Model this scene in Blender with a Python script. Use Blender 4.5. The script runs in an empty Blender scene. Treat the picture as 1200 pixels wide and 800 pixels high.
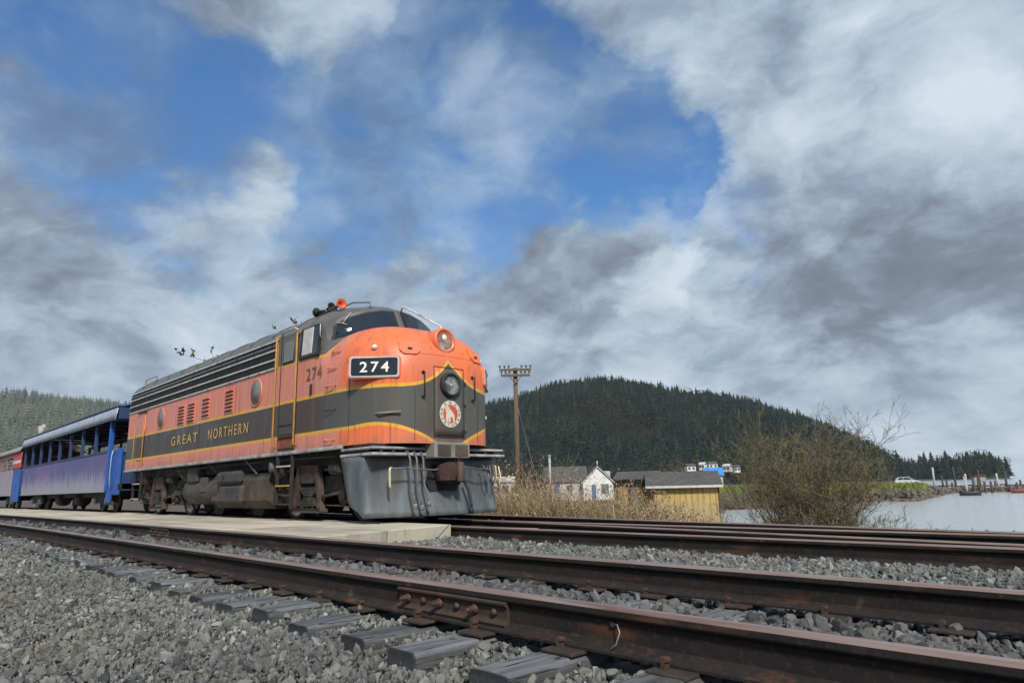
import bpy, bmesh, math, random
import numpy as np
from mathutils import Vector, Matrix
R = math.radians
random.seed(7); rng = np.random.default_rng(7)
scene = bpy.context.scene
col = scene.collection

# ------------------------------------------------------------------ camera
CAM = Vector((24.537, -7.731, 0.572)); FPX = 800.0
YAW, PIT, ROL = R(43.65), R(12.04), R(-1.31)
fw = Vector((-math.cos(YAW)*math.cos(PIT), math.sin(YAW)*math.cos(PIT), math.sin(PIT)))
_r = fw.cross(Vector((0, 0, 1))).normalized(); _u = _r.cross(fw)
right = _r*math.cos(ROL) + _u*math.sin(ROL); up = -_r*math.sin(ROL) + _u*math.cos(ROL)
cd = bpy.data.cameras.new('camera'); cam = bpy.data.objects.new('camera', cd); col.objects.link(cam)
cd.sensor_width = 36; cd.lens = 36*FPX/1200; cd.clip_start = 0.05; cd.clip_end = 60000
cam.matrix_world = Matrix(((right.x, up.x, -fw.x, CAM.x), (right.y, up.y, -fw.y, CAM.y), (right.z, up.z, -fw.z, CAM.z), (0, 0, 0, 1)))
scene.camera = cam
HF = Vector((fw.x, fw.y, 0)).normalized(); HR = Vector((-HF.y, HF.x, 0))*-1
def ray(px, py): return (fw*FPX + right*(px-600) + up*(400-py)).normalized()
def at(px, dist, z=0.0):
    """ground point seen in the direction of image column px (at the horizon), dist metres away"""
    d = ray(px, 570); d.z = 0; d.normalize(); p = CAM + d*dist; return Vector((p.x, p.y, z))
def zat(px, py, dist):
    """height of a point seen at px,py when it is dist metres away horizontally"""
    d = ray(px, py); return CAM.z + d.z/math.hypot(d.x, d.y)*dist
def topx(P):
    d = P - CAM; z = d.dot(fw); return 600+FPX*d.dot(right)/z, 400-FPX*d.dot(up)/z

# ------------------------------------------------------------------ sun, sky, exposure
SUN_TO = Vector((0.66, -0.36, 0.66)).normalized()
sd = bpy.data.lights.new('sun', 'SUN'); so = bpy.data.objects.new('sun', sd); col.objects.link(so)
sd.energy = 3.2; sd.angle = R(8); sd.color = (1.0, 0.95, 0.87)
so.rotation_euler = SUN_TO.to_track_quat('Z', 'Y').to_euler()
world = bpy.data.worlds.new('World'); scene.world = world; world.use_nodes = True
world.cycles.sampling_method = 'MANUAL'; world.cycles.sample_map_resolution = 256
def build_world():
    nt = world.node_tree; N = nt.nodes; L = nt.links; N.clear()
    out = N.new('ShaderNodeOutputWorld'); bg = N.new('ShaderNodeBackground'); bg.inputs[1].default_value = 0.1
    L.new(bg.outputs[0], out.inputs[0])
    sky = N.new('ShaderNodeTexSky'); sky.sky_type = 'NISHITA'; sky.sun_disc = False
    sky.sun_elevation = math.asin(SUN_TO.z); sky.sun_rotation = math.atan2(SUN_TO.x, SUN_TO.y)
    sky.air_density = 1.0; sky.dust_density = 0.6; sky.ozone_density = 2.5
    tc = N.new('ShaderNodeTexCoord'); D = tc.outputs['Generated']
    def math_(op, a, b=None, c=None, clamp=False):
        n = N.new('ShaderNodeMath'); n.operation = op; n.use_clamp = clamp
        for i, v in enumerate((a, b, c)):
            if v is None: continue
            if isinstance(v, (int, float)): n.inputs[i].default_value = v
            else: L.new(v, n.inputs[i])
        return n.outputs[0]
    def vec(op, a, b=None, s=None):
        n = N.new('ShaderNodeVectorMath'); n.operation = op
        if isinstance(a, tuple): n.inputs[0].default_value = a
        else: L.new(a, n.inputs[0])
        if b is not None:
            if isinstance(b, tuple): n.inputs[1].default_value = b
            else: L.new(b, n.inputs[1])
        if s is not None:
            if isinstance(s, (int, float)): n.inputs['Scale'].default_value = s
            else: L.new(s, n.inputs['Scale'])
        return n
    def noise(v, scale, detail, rough, dist=0.0, lac=2.0):
        n = N.new('ShaderNodeTexNoise'); n.inputs['Scale'].default_value = scale; n.inputs['Detail'].default_value = detail
        n.inputs['Roughness'].default_value = rough; n.inputs['Distortion'].default_value = dist; n.inputs['Lacunarity'].default_value = lac
        L.new(v, n.inputs['Vector']); return n
    def sm(v, a, b, c=0.0, d=1.0):
        n = N.new('ShaderNodeMapRange'); n.interpolation_type = 'SMOOTHSTEP'; L.new(v, n.inputs[0])
        for i, x in enumerate((a, b, c, d)): n.inputs[1+i].default_value = x
        return n.outputs[0]
    sx = N.new('ShaderNodeSeparateXYZ'); L.new(D, sx.inputs[0])
    zc = math_('MAXIMUM', math_('ADD', sx.outputs[2], 0.52), 0.05)
    inv = math_('DIVIDE', 1.0, zc)
    pl = vec('SCALE', D, s=inv).outputs[0]           # point on a flat cloud deck
    warp = vec('SCALE', vec('SUBTRACT', noise(pl, 2.3, 6, .56).outputs['Color'], (.5, .5, .5)).outputs[0], s=.32).outputs[0]
    plw = vec('ADD', pl, warp).outputs[0]
    Dw = vec('ADD', D, vec('SCALE', vec('SUBTRACT', noise(pl, 4.6, 8, .60).outputs['Color'], (.5, .5, .5)).outputs[0], s=.30).outputs[0]).outputs[0]
    Dn = vec('NORMALIZE', Dw).outputs[0]
    def blob(px, py, inner, outer):
        d = ray(px, py); n = vec('DOT_PRODUCT', Dn, tuple(d))
        return sm(n.outputs['Value'], math.cos(R(outer)), math.cos(R(inner)))
    cov = math_('ADD', math_('MULTIPLY', noise(plw, 3.5, 10, .56, .1).outputs[0], .9), .05)
    cov = math_('ADD', cov, 0.165)
    for (px, py, i, o, w) in ((215, 130, 1, 9, .17), (290, 95, 0, 6, .13), (365, 120, 1, 8, .22), (420, 180, 1, 8, .24), (450, 235, 0, 6, .12), (390, 250, 0, 6, .08), (560, 238, 1, 8, .26), (620, 35, 1, 8, .20), (650, 130, 1, 9, .24), (725, 110, 1, 7, .20),
                              (690, 215, 1, 6, .12), (770, 222, 1, 7, .26), (820, 200, 0, 5, .22), (600, 165, 0, 7, .14), (20, 10, 1, 6, .14), (1080, 160, 0, 4, .14), (240, 20, 0, 6, .10), (555, 95, 0, 9, .18), (500, 110, 0, 6, .12), (120, 30, 0, 7, .10), (150, 200, 1, 8, .13), (60, 130, 1, 7, .10), (300, 230, 1, 8, .12), (400, 300, 0, 6, .08), (890, 285, 0, 4, .12)):
        cov = math_('SUBTRACT', cov, math_('MULTIPLY', blob(px, py, i, o), w))
    for (px, py, i, o, w) in ((505, 190, 0, 5, .07), (345, 165, 0, 5, .12), (450, 45, 1, 7, .04), (320, 40, 0, 6, .08), (1000, 330, 6, 26, .16), (150, 330, 5, 22, .12), (600, 350, 5, 20, .12)):
        cov = math_('ADD', cov, math_('MULTIPLY', blob(px, py, i, o), w))
    wisp = math_('MULTIPLY', sm(noise(vec('ADD', plw, (3.1, 8.7, 1.0)).outputs[0], 4.6, 8, .54, .1).outputs[0], .38, .66), .62)
    cover = math_('MAXIMUM', sm(cov, .37, .72), wisp)
    # cloud brightness: billows plus broad light and dark banks
    b1 = noise(plw, 5.6, 10, .58, .1).outputs[0]
    b2 = noise(vec('ADD', plw, (7.3, 2.1, 0)).outputs[0], 1.6, 6, .52).outputs[0]
    br = math_('ADD', math_('MULTIPLY', b1, 1.05), math_('MULTIPLY', b2, .60))
    br = math_('ADD', br, -.195)
    for (px, py, i, o, w) in ((1060, 320, 3, 14, -.15), (900, 385, 2, 12, -.11), (1150, 360, 3, 13, -.11), (100, 70, 2, 12, -.12), (40, 385, 2, 9, -.10), (640, 310, 2, 9, -.05), (690, 60, 2, 8, -.06), (300, 230, 2, 12, -.03),
                              (770, 345, 0, 3.2, .15), (1175, 120, 2, 12, .16), (930, 110, 3, 14, .09), (240, 330, 3, 13, .09), (60, 290, 3, 10, .05), (120, 190, 3, 11, -.10), (20, 150, 3, 9, -.08), (515, 180, 1, 5, .05), (1000, 260, 0, 5, .10), (440, 40, 1, 7, .04), (500, 330, 2, 10, .08), (850, 240, 2, 10, .06), (1080, 490, 2, 13, .24), (820, 455, 2, 11, .17), (1000, 425, 1, 6, .08), (330, 290, 2, 9, .06)):
        br = math_('ADD', br, math_('MULTIPLY', blob(px, py, i, o), w))
    ramp = N.new('ShaderNodeValToRGB'); L.new(br, ramp.inputs[0]); e = ramp.color_ramp.elements
    e[0].position = .28; e[0].color = (.150, .192, .262, 1); e[1].position = .92; e[1].color = (.82, .93, 1.04, 1)
    for p_, c_ in ((.44, (.235, .285, .365, 1)), (.56, (.335, .435, .56, 1)), (.70, (.53, .66, .79, 1))):
        k = e.new(p_); k.color = c_
    cl = vec('SCALE', ramp.outputs[0], s=5.7).outputs[0]
    # blue of the gaps
    skc = vec('MULTIPLY', sky.outputs[0], (.40, .76, 1.02)).outputs[0]
    mx = N.new('ShaderNodeMix'); mx.data_type = 'RGBA'; L.new(cover, mx.inputs[0]); L.new(skc, mx.inputs[6]); L.new(cl, mx.inputs[7])
    # a thin pale veil of cloud toward the horizon
    veil = sm(sx.outputs[2], -.02, .20, .40, .0)
    mv = N.new('ShaderNodeMix'); mv.data_type = 'RGBA'; L.new(veil, mv.inputs[0]); L.new(mx.outputs[2], mv.inputs[6]); mv.inputs[7].default_value = (3.7, 4.5, 5.2, 1)
    L.new(mv.outputs[2], bg.inputs[0])
build_world()
scene.view_settings.view_transform = 'Standard'; scene.view_settings.look = 'None'
scene.view_settings.exposure = 0.56; scene.view_settings.gamma = 1
try: scene.view_settings.use_curve_mapping = False
except Exception: pass
scene.render.engine = 'CYCLES'
scene.cycles.use_denoising = True
scene.cycles.max_bounces = 6; scene.cycles.volume_bounces = 0; scene.cycles.transparent_max_bounces = 8
scene.cycles.caustics_reflective = False; scene.cycles.caustics_refractive = False

# ------------------------------------------------------------------ mesh helpers
class MB:
    def __init__(s): s.v = []; s.f = []; s.sm = []
    def add(s, vs, fs, smooth=False):
        o = len(s.v); s.v.extend([tuple(p) for p in vs]); s.f.extend([tuple(i+o for i in f) for f in fs]); s.sm.extend([smooth]*len(fs)); return s
    def box(s, x0, x1, y0, y1, z0, z1, c=0.0, mat=None):
        """box with chamfered edges (c)"""
        if c <= 0:
            vs = [(x, y, z) for x in (x0, x1) for y in (y0, y1) for z in (z0, z1)]
            fs = [(0, 1, 3, 2), (4, 6, 7, 5), (0, 4, 5, 1), (2, 3, 7, 6), (0, 2, 6, 4), (1, 5, 7, 3)]
        else:
            c = min(c, .45*abs(x1-x0), .45*abs(y1-y0), .45*abs(z1-z0))
            vs = []; idx = {}
            for ix, (X, sx) in enumerate(((x0, 1), (x1, -1))):
                for iy, (Y, sy) in enumerate(((y0, 1), (y1, -1))):
                    for iz, (Z, sz) in enumerate(((z0, 1), (z1, -1))):
                        for a in range(3):
                            q = [X+sx*c, Y+sy*c, Z+sz*c]; q[a] = (X, Y, Z)[a]
                            idx[ix, iy, iz, a] = len(vs); vs.append(tuple(q))
            fs = []
            I = lambda a, b, c_, d: idx[a, b, c_, d]
            for a in range(3):
                for sd_ in (0, 1):
                    o = [k for k in range(3) if k != a]; quad = []
                    for p, q in ((0, 0), (1, 0), (1, 1), (0, 1)):
                        t = [0, 0, 0]; t[a] = sd_; t[o[0]] = p; t[o[1]] = q; quad.append(I(*t, a))
                    fs.append(tuple(quad))
            for a in range(3):
                o = [k for k in range(3) if k != a]
                for p in (0, 1):
                    for q in (0, 1):
                        t0 = [0, 0, 0]; t0[o[0]] = p; t0[o[1]] = q; t1 = list(t0); t1[a] = 1
                        fs.append((I(*t0, o[0]), I(*t1, o[0]), I(*t1, o[1]), I(*t0, o[1])))
            for x in (0, 1):
                for y in (0, 1):
                    for z in (0, 1): fs.append((I(x, y, z, 0), I(x, y, z, 1), I(x, y, z, 2)))
        if mat is not None: vs = [mat @ Vector(p) for p in vs]
        return s.add(vs, fs)
    def tube(s, pts, rad, seg=8, caps=True):
        pts = [Vector(p) for p in pts]; n = len(pts)
        rad = [rad]*n if isinstance(rad, (int, float)) else list(rad)
        t0 = (pts[1]-pts[0]).normalized(); a = Vector((0, 0, 1)) if abs(t0.z) < .9 else Vector((1, 0, 0))
        nrm = t0.cross(a).normalized(); vs = []
        for i, p in enumerate(pts):
            t = (pts[min(i+1, n-1)]-pts[max(i-1, 0)]).normalized()
            nrm = (nrm - t*nrm.dot(t)).normalized(); b = t.cross(nrm)
            for k in range(seg):
                an = 2*math.pi*k/seg; vs.append(p + (nrm*math.cos(an)+b*math.sin(an))*rad[i])
        fs = [(i*seg+k, i*seg+(k+1) % seg, (i+1)*seg+(k+1) % seg, (i+1)*seg+k) for i in range(n-1) for k in range(seg)]
        s.add(vs, fs, True)
        if caps:
            o = len(s.v)-len(vs); s.f.append(tuple(o+k for k in reversed(range(seg)))); s.f.append(tuple(o+(n-1)*seg+k for k in range(seg))); s.sm += [False, False]
        return s
    def lathe(s, prof, org, axis, seg=24, smooth=True):
        """prof: (distance along axis, radius)"""
        org = Vector(org); ax = Vector(axis).normalized(); a = Vector((0, 0, 1)) if abs(ax.z) < .9 else Vector((1, 0, 0))
        u = ax.cross(a).normalized(); w = ax.cross(u); vs = []
        for d, r in prof:
            for k in range(seg):
                an = 2*math.pi*k/seg; vs.append(org+ax*d+(u*math.cos(an)+w*math.sin(an))*r)
        n = len(prof)
        fs = [(i*seg+k, i*seg+(k+1) % seg, (i+1)*seg+(k+1) % seg, (i+1)*seg+k) for i in range(n-1) for k in range(seg)]
        s.add(vs, fs, smooth)
        o = len(s.v)-len(vs)
        if prof[0][1] > 1e-6: s.f.append(tuple(o+k for k in reversed(range(seg)))); s.sm.append(False)
        if prof[-1][1] > 1e-6: s.f.append(tuple(o+(n-1)*seg+k for k in range(seg))); s.sm.append(False)
        return s
    def prism(s, poly, org, u, v, w):
        """polygon (a,b) in plane u,v at org, extruded by vector w"""
        org, u, v, w = Vector(org), Vector(u), Vector(v), Vector(w); n = len(poly)
        vs = [org+u*a+v*b for a, b in poly]+[org+u*a+v*b+w for a, b in poly]
        fs = [tuple(range(n))[::-1], tuple(range(n, 2*n))]+[(i, (i+1) % n, n+(i+1) % n, n+i) for i in range(n)]
        return s.add(vs, fs)
    def sheet(s, rows, smooth=True, closed=False):
        m = len(rows[0]); vs = [p for r in rows for p in r]; mm = m if closed else m-1
        fs = [(i*m+k, i*m+(k+1) % m, (i+1)*m+(k+1) % m, (i+1)*m+k) for i in range(len(rows)-1) for k in range(mm)]
        return s.add(vs, fs, smooth)
    def build(s, name, mat, parent=None, label=None, cat=None, group=None, kind=None, world=True, solid=None, fixn=True):
        me = bpy.data.meshes.new(name)
        off = Vector((0, 0, 0))
        if parent is not None and world:
            q = parent
            while q is not None: off += Vector(q.location); q = q.parent
        me.from_pydata([tuple(Vector(p)-off) for p in s.v] if off.length > 0 else [tuple(p) for p in s.v], [], s.f)
        me.polygons.foreach_set('use_smooth', s.sm)
        if fixn:
            bm = bmesh.new(); bm.from_mesh(me); bmesh.ops.recalc_face_normals(bm, faces=bm.faces); bm.to_mesh(me); bm.free()
        me.materials.append(mat); me.update()
        o = bpy.data.objects.new(name, me); col.objects.link(o)
        if parent is not None: o.parent = parent
        if solid:
            md = o.modifiers.new('thickness', 'SOLIDIFY'); md.thickness = solid; md.offset = -1
        tag(o, label, cat, group, kind)
        return o
def tag(o, label=None, cat=None, group=None, kind=None):
    if label: o['label'] = label
    if cat: o['category'] = cat
    if group: o['group'] = group
    if kind: o['kind'] = kind
    return o
def thing(name, loc, label, cat, group=None, rz=0.0):
    o = bpy.data.objects.new(name, None); col.objects.link(o); o.location = loc; o.rotation_euler = (0, 0, rz); o.empty_display_size = .2
    return tag(o, label, cat, group)
def text_mesh(txt, bold=0.0, spacing=1.0):
    c = bpy.data.curves.new('lettering', 'FONT'); c.body = txt; c.space_character = spacing; c.offset = bold; c.fill_mode = 'FRONT'
    o = bpy.data.objects.new('lettering_source', c); col.objects.link(o)
    bpy.context.view_layer.update()
    me = bpy.data.meshes.new_from_object(o.evaluated_get(bpy.context.evaluated_depsgraph_get()))
    v = [tuple(p.co) for p in me.vertices]; f = [tuple(p.vertices) for p in me.polygons]
    bpy.data.objects.remove(o); bpy.data.curves.remove(c); bpy.data.meshes.remove(me)
    xs = [p[0] for p in v]; ys = [p[1] for p in v]
    a, b, c0, d = min(xs), max(xs), min(ys), max(ys)
    return [((p[0]-a)/(b-a), (p[1]-c0)/(d-c0)) for p in v], f

# ------------------------------------------------------------------ materials
def nodes_of(name):
    m = bpy.data.materials.new(name); m.use_nodes = True; nt = m.node_tree
    return m, nt, nt.nodes, nt.links, nt.nodes['Principled BSDF']
class G:
    """small node-graph helper"""
    def __init__(s, nt): s.N, s.L = nt.nodes, nt.links
    def _in(s, sock, v):
        if isinstance(v, (int, float)): sock.default_value = v
        elif isinstance(v, tuple): sock.default_value = v if len(v) == len(sock.default_value) else (*v, 1)
        else: s.L.new(v, sock)
    def math(s, op, a, b=None, clamp=False, c=None):
        n = s.N.new('ShaderNodeMath'); n.operation = op; n.use_clamp = clamp; s._in(n.inputs[0], a)
        if b is not None: s._in(n.inputs[1], b)
        if c is not None: s._in(n.inputs[2], c)
        return n.outputs[0]
    def mix(s, f, a, b, mode='MIX'):
        n = s.N.new('ShaderNodeMix'); n.data_type = 'RGBA'; n.blend_type = mode; s._in(n.inputs[0], f); s._in(n.inputs[6], a); s._in(n.inputs[7], b); return n.outputs[2]
    def noise(s, v, scale, detail=4, rough=.55, dist=0.0):
        n = s.N.new('ShaderNodeTexNoise'); n.inputs['Scale'].default_value = scale; n.inputs['Detail'].default_value = detail; n.inputs['Roughness'].default_value = rough; n.inputs['Distortion'].default_value = dist
        s.L.new(v, n.inputs['Vector']); return n.outputs[0]
    def step(s, v, a, b, c=0.0, d=1.0):
        n = s.N.new('ShaderNodeMapRange'); n.interpolation_type = 'SMOOTHSTEP'; s._in(n.inputs[0], v)
        for i, x in enumerate((a, b, c, d)): n.inputs[1+i].default_value = x
        return n.outputs[0]
    def coords(s, scale=(1, 1, 1), rand=True):
        t = s.N.new('ShaderNodeTexCoord'); v = t.outputs['Object']
        mp = s.N.new('ShaderNodeMapping'); mp.inputs['Scale'].default_value = scale; s.L.new(v, mp.inputs['Vector'])
        if rand:
            oi = s.N.new('ShaderNodeObjectInfo'); mm = s.N.new('ShaderNodeMath'); mm.operation = 'MULTIPLY'; mm.inputs[1].default_value = 37.0
            s.L.new(oi.outputs['Random'], mm.inputs[0]); s.L.new(mm.outputs[0], mp.inputs['Location'])
        return mp.outputs[0]
    def bump(s, bsdf, h, strength=.3, dist=.01):
        n = s.N.new('ShaderNodeBump'); n.inputs['Strength'].default_value = strength; n.inputs['Distance'].default_value = dist
        s.L.new(h, n.inputs['Height']); s.L.new(n.outputs[0], bsdf.inputs['Normal'])
    def rand(s):
        return s.N.new('ShaderNodeObjectInfo').outputs['Random']
def M(name, c1, c2=None, rough=.7, metal=0.0, scale=4.0, stretch=(1, 1, 1), lo=.35, hi=.65, bump=0.0, bscale=30.0, bdist=.01, dirt=None, dscale=1.5, dlo=.5, dhi=.75, spec=.5, randv=0.0):
    m, nt, N, L, B = nodes_of(name); g = G(nt); v = g.coords(stretch)
    c2 = c2 or tuple(x*.7 for x in c1)
    n = g.noise(v, scale, 6, .6); c = g.mix(g.step(n, lo, hi), c1, c2)
    if dirt: c = g.mix(g.step(g.noise(v, dscale, 8, .65), dlo, dhi), c, dirt)
    if randv:
        h = N.new('ShaderNodeHueSaturation'); L.new(c, h.inputs['Color']); L.new(g.step(g.rand(), 0, 1, 1-randv, 1+randv), h.inputs['Value']); c = h.outputs[0]
    L.new(c, B.inputs['Base Color']); B.inputs['Roughness'].default_value = rough; B.inputs['Metallic'].default_value = metal; B.inputs['Specular IOR Level'].default_value = spec
    L.new(g.step(n, .2, .8, max(rough-.1, .05), min(rough+.12, 1)), B.inputs['Roughness'])
    if bump: g.bump(B, g.noise(v, bscale, 6, .65), bump, bdist)
    return m
MT = {}
def leafmat(name, cols, rough=.75, trans=.15):
    m, nt, N, L, B = nodes_of(name); g = G(nt)
    v = g.coords((1, 1, 1)); r = N.new('ShaderNodeValToRGB'); e = r.color_ramp.elements
    gi = N.new('ShaderNodeNewGeometry')
    f = g.math('ADD', g.math('MULTIPLY', gi.outputs['Random Per Island'], .7), g.math('MULTIPLY', g.noise(v, .8, 3), .3))
    L.new(f, r.inputs[0]); e[0].position = .12; e[0].color = (*cols[0], 1); e[1].position = .85; e[1].color = (*cols[-1], 1)
    for i, c in enumerate(cols[1:-1]): k = e.new(.12+.73*(i+1)/(len(cols)-1)); k.color = (*c, 1)
    L.new(r.outputs[0], B.inputs['Base Color']); B.inputs['Roughness'].default_value = rough; B.inputs['Specular IOR Level'].default_value = .2
    return m
def build_mats():
    T = MT
    T['railhead'] = M('worn rail head', (.50, .35, .28), (.36, .235, .185), .34, .7, 5, (.35, 6, 6), .3, .7, .15, 80, .002, (.20, .10, .07), 1.3, .55, .75)
    T['jointbar'] = M('rusty joint bar', (.080, .044, .029), (.038, .030, .024), .82, .2, 9, (1, 1, 1), .3, .7, .6, 50, .005, (.13, .062, .034), 3, .58, .75)
    T['bolt'] = M('rusty bolt', (.10, .056, .04), (.05, .03, .024), .75, .3, 30, bump=.4, bscale=90, bdist=.003)
    T['tie'] = M('weathered timber tie', (.155, .165, .185), (.075, .080, .092), .85, 0, 3.0, (1.2, 9, 9), .3, .7, .9, 14, .012, (.045, .042, .042), 2.0, .5, .72, .3, .15)
    T['tieplate'] = M('tie plate', (.07, .045, .036), (.035, .028, .026), .8, .3, 12, bump=.5, bscale=60, bdist=.004)
    T['strap'] = M('flangeway steel', (.16, .085, .07), (.08, .05, .045), .7, .3, 6)
    T['dark'] = M('grimy black iron', (.028, .026, .024), (.016, .015, .015), .75, .2, 5, bump=.3, bscale=25, dirt=(.075, .062, .05), dscale=1.8, dlo=.52, dhi=.75)
    T['truck'] = M('greasy truck iron', (.050, .044, .038), (.024, .022, .02), .8, .15, 6, bump=.4, bscale=30, dirt=(.105, .083, .066), dscale=2.2, dlo=.5, dhi=.72)
    T['truckrust'] = M('rust brown truck iron', (.085, .052, .042), (.04, .028, .025), .8, .15, 6, bump=.4, bscale=30, dirt=(.11, .085, .07), dscale=2.2, dlo=.5, dhi=.72)
    T['tank'] = M('dusty tank', (.060, .058, .055), (.038, .037, .036), .75, .1, 3, (1, 1, 1), dirt=(.105, .088, .070), dscale=1.1, dlo=.45, dhi=.72, bump=.2, bscale=20)
    T['tankbrown'] = M('rust dusted tank', (.085, .062, .048), (.05, .04, .034), .8, .1, 3, dirt=(.12, .09, .065), dscale=1.3, dlo=.45, dhi=.72, bump=.2, bscale=20)
    T['wheel'] = M('wheel steel', (.05, .045, .042), (.03, .027, .026), .6, .6, 6)
    T['tread'] = M('polished wheel tread', (.4, .38, .36), (.3, .28, .27), .3, .9, 6)
    T['silver'] = M('dull stainless', (.52, .50, .48), (.40, .38, .36), .5, .1, 4, (1, 1, 1), dirt=(.24, .20, .18), dscale=2.0, dlo=.55, dhi=.8)
    T['white'] = M('old white paint', (.66, .66, .65), (.50, .50, .49), .6, 0, 6, dirt=(.20, .17, .15), dscale=3, dlo=.52, dhi=.74)
    T['yellow'] = M('yellow handrail paint', (.52, .27, .045), (.38, .20, .05), .6, 0, 8, dirt=(.16, .09, .05), dscale=5, dlo=.58, dhi=.76)
    T['lettering'] = M('imitation gold lettering', (.66, .44, .13), (.50, .34, .12), .6, 0, 8)
    T['grille'] = M('grille mesh', (.010, .010, .011), (.004, .004, .005), .9, 0, 3)
    T['greenpaint'] = M('faded roof green', (.105, .105, .098), (.075, .076, .072), .55, 0, 2.2, (1, 1, 1), dirt=(.15, .142, .13), dscale=1.0, dlo=.5, dhi=.8)
    T['rubber'] = M('black rubber', (.012, .012, .013), (.02, .02, .02), .7, 0, 6)
    T['pilot'] = M('weathered plow paint', (.135, .150, .158), (.055, .066, .075), .45, 0, 1.3, (1, 1.8, .45), .32, .66, .15, 15, .01, (.075, .066, .057), 1.4, .47, .68)
    T['ledge'] = M('footboard paint', (.40, .40, .395), (.24, .24, .24), .6, 0, 5, dirt=(.12, .10, .09), dscale=2.2, dlo=.48, dhi=.72)
    T['bufferbox'] = M('buffer box paint', (.24, .22, .19), (.16, .165, .155), .7, 0, 4, dirt=(.09, .075, .06), dscale=3, dlo=.5, dhi=.75)
    T['coupler'] = M('rusty coupler', (.070, .032, .026), (.040, .022, .02), .75, .2, 6, bump=.5, bscale=25, dirt=(.16, .10, .08), dscale=3, dlo=.58, dhi=.75)
    T['hose'] = M('grey pipe', (.16, .155, .15), (.09, .088, .085), .6, .3, 10)
    T['creampipe'] = M('cream pipe', (.62, .52, .32), (.45, .38, .25), .6, 0, 8)
    T['hornred'] = M('horn red', (.55, .10, .045), (.42, .08, .04), .45, 0, 6)
    T['board'] = M('number board glass', (.012, .016, .022), (.018, .022, .03), .25, 0, 4)
    T['numeral'] = M('number white', (.80, .79, .76), (.74, .73, .70), .6, 0, 6)
    T['emblemwhite'] = M('emblem cream', (.62, .59, .47), (.52, .49, .39), .55, 0, 6)
    T['emblemred'] = M('emblem red', (.60, .09, .055), (.48, .075, .05), .5, 0, 6)
    T['sidenumber'] = M('side number dark', (.11, .07, .07), (.18, .10, .09), .65, 0, 8)
    T['curtain'] = M('pale shade', (.56, .55, .53), (.47, .46, .45), .8, 0, 5)
    T['rust'] = M('rust streak', (.25, .07, .03), (.16, .05, .03), .8, 0, 7)
    m, nt, N, L, B = nodes_of('dark glass'); B.inputs['Base Color'].default_value = (.014, .022, .032, 1); B.inputs['Roughness'].default_value = .06; B.inputs['Specular IOR Level'].default_value = .6; T['glass'] = m
    m, nt, N, L, B = nodes_of('porthole glass'); B.inputs['Base Color'].default_value = (.16, .16, .145, 1); B.inputs['Roughness'].default_value = .25; T['portglass'] = m
    m, nt, N, L, B = nodes_of('lamp reflector'); g = G(nt); B.inputs['Metallic'].default_value = .35; B.inputs['Roughness'].default_value = .18; L.new(g.mix(g.step(g.noise(g.coords(), 6, 3), .4, .6), (.78, .77, .70), (.42, .44, .42)), B.inputs['Base Color']); T['reflector'] = m
    m, nt, N, L, B = nodes_of('lamp bulb'); B.inputs['Base Color'].default_value = (.85, .80, .62, 1); B.inputs['Roughness'].default_value = .2; T['bulb'] = m
    # coaches
    T['blue'] = M('blue coach paint', (.018, .095, .40), (.012, .065, .28), .45, 0, 3, dirt=(.05, .09, .19), dscale=2, dlo=.55, dhi=.8)
    T['darkblue'] = M('navy coach paint', (.022, .050, .135), (.016, .035, .10), .5, 0, 3)
    T['purple0'] = M('faded purple panel', (.185, .165, .36), (.14, .165, .36), .5, 0, .9, (1, 1, .6), .35, .65, dirt=(.33, .32, .40), dscale=1.3, dlo=.55, dhi=.85)
    T['dustpurple'] = M('dust splashed purple panel', (.36, .34, .40), (.20, .19, .34), .7, 0, 2.2, (4, 1, .35), .38, .66)
    T['corrug'] = M('corrugated awning', (.42, .45, .52), (.31, .34, .43), .5, .2, 5, dirt=(.20, .22, .28), dscale=2)
    T['redpaint'] = M('red coach end', (.58, .055, .04), (.46, .05, .04), .5, 0, 4)
    T['coachroof'] = M('grey coach roof', (.23, .21, .21), (.17, .155, .155), .7, 0, 2)
    T['maroon'] = M('faded maroon side', (.30, .13, .14), (.24, .11, .12), .6, 0, 2)
    T['greypanel'] = M('grey coach panel', (.34, .31, .35), (.26, .23, .27), .7, 0, 2, (2, 1, .5))
    # place
    T['pole'] = M('creosoted pole', (.15, .105, .062), (.09, .065, .042), .9, 0, 3, (7, 7, .5), bump=.6, bscale=16, bdist=.01)
    T['insul'] = M('insulator', (.10, .08, .07), (.06, .05, .045), .35, 0, 5)
    T['wire'] = M('steel wire', (.30, .30, .30), (.22, .22, .22), .5, .6, 5)
    T['housewhite'] = M('white house boards', (.74, .74, .71), (.62, .62, .60), .8, 0, 2, (.3, .3, 5))
    T['housegrey'] = M('grey white wall', (.48, .49, .48), (.40, .41, .41), .8, 0, 2, (.3, .3, 5))
    T['roofing'] = M('dark shingles', (.082, .080, .074), (.052, .052, .050), .9, 0, 6, bump=.4, bscale=9, dirt=(.115, .112, .10), dscale=1.2)
    T['bluedoor'] = M('blue door', (.06, .15, .33), (.05, .12, .27), .6, 0, 4)
    T['pane'] = M('window pane', (.16, .155, .15), (.10, .105, .11), .2, 0, 2)
    T['shed'] = M('yellow shed plywood', (.52, .36, .115), (.43, .29, .10), .85, 0, 2.2, (3, 3, .5), dirt=(.32, .22, .10), dscale=1.6, dlo=.5, dhi=.8)
    T['tan'] = M('tan shed boards', (.34, .23, .095), (.26, .175, .08), .9, 0, 4, (4, 4, .5))
    T['brownpost'] = M('dark brown post', (.075, .035, .028), (.05, .03, .025), .9, 0, 5)
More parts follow.
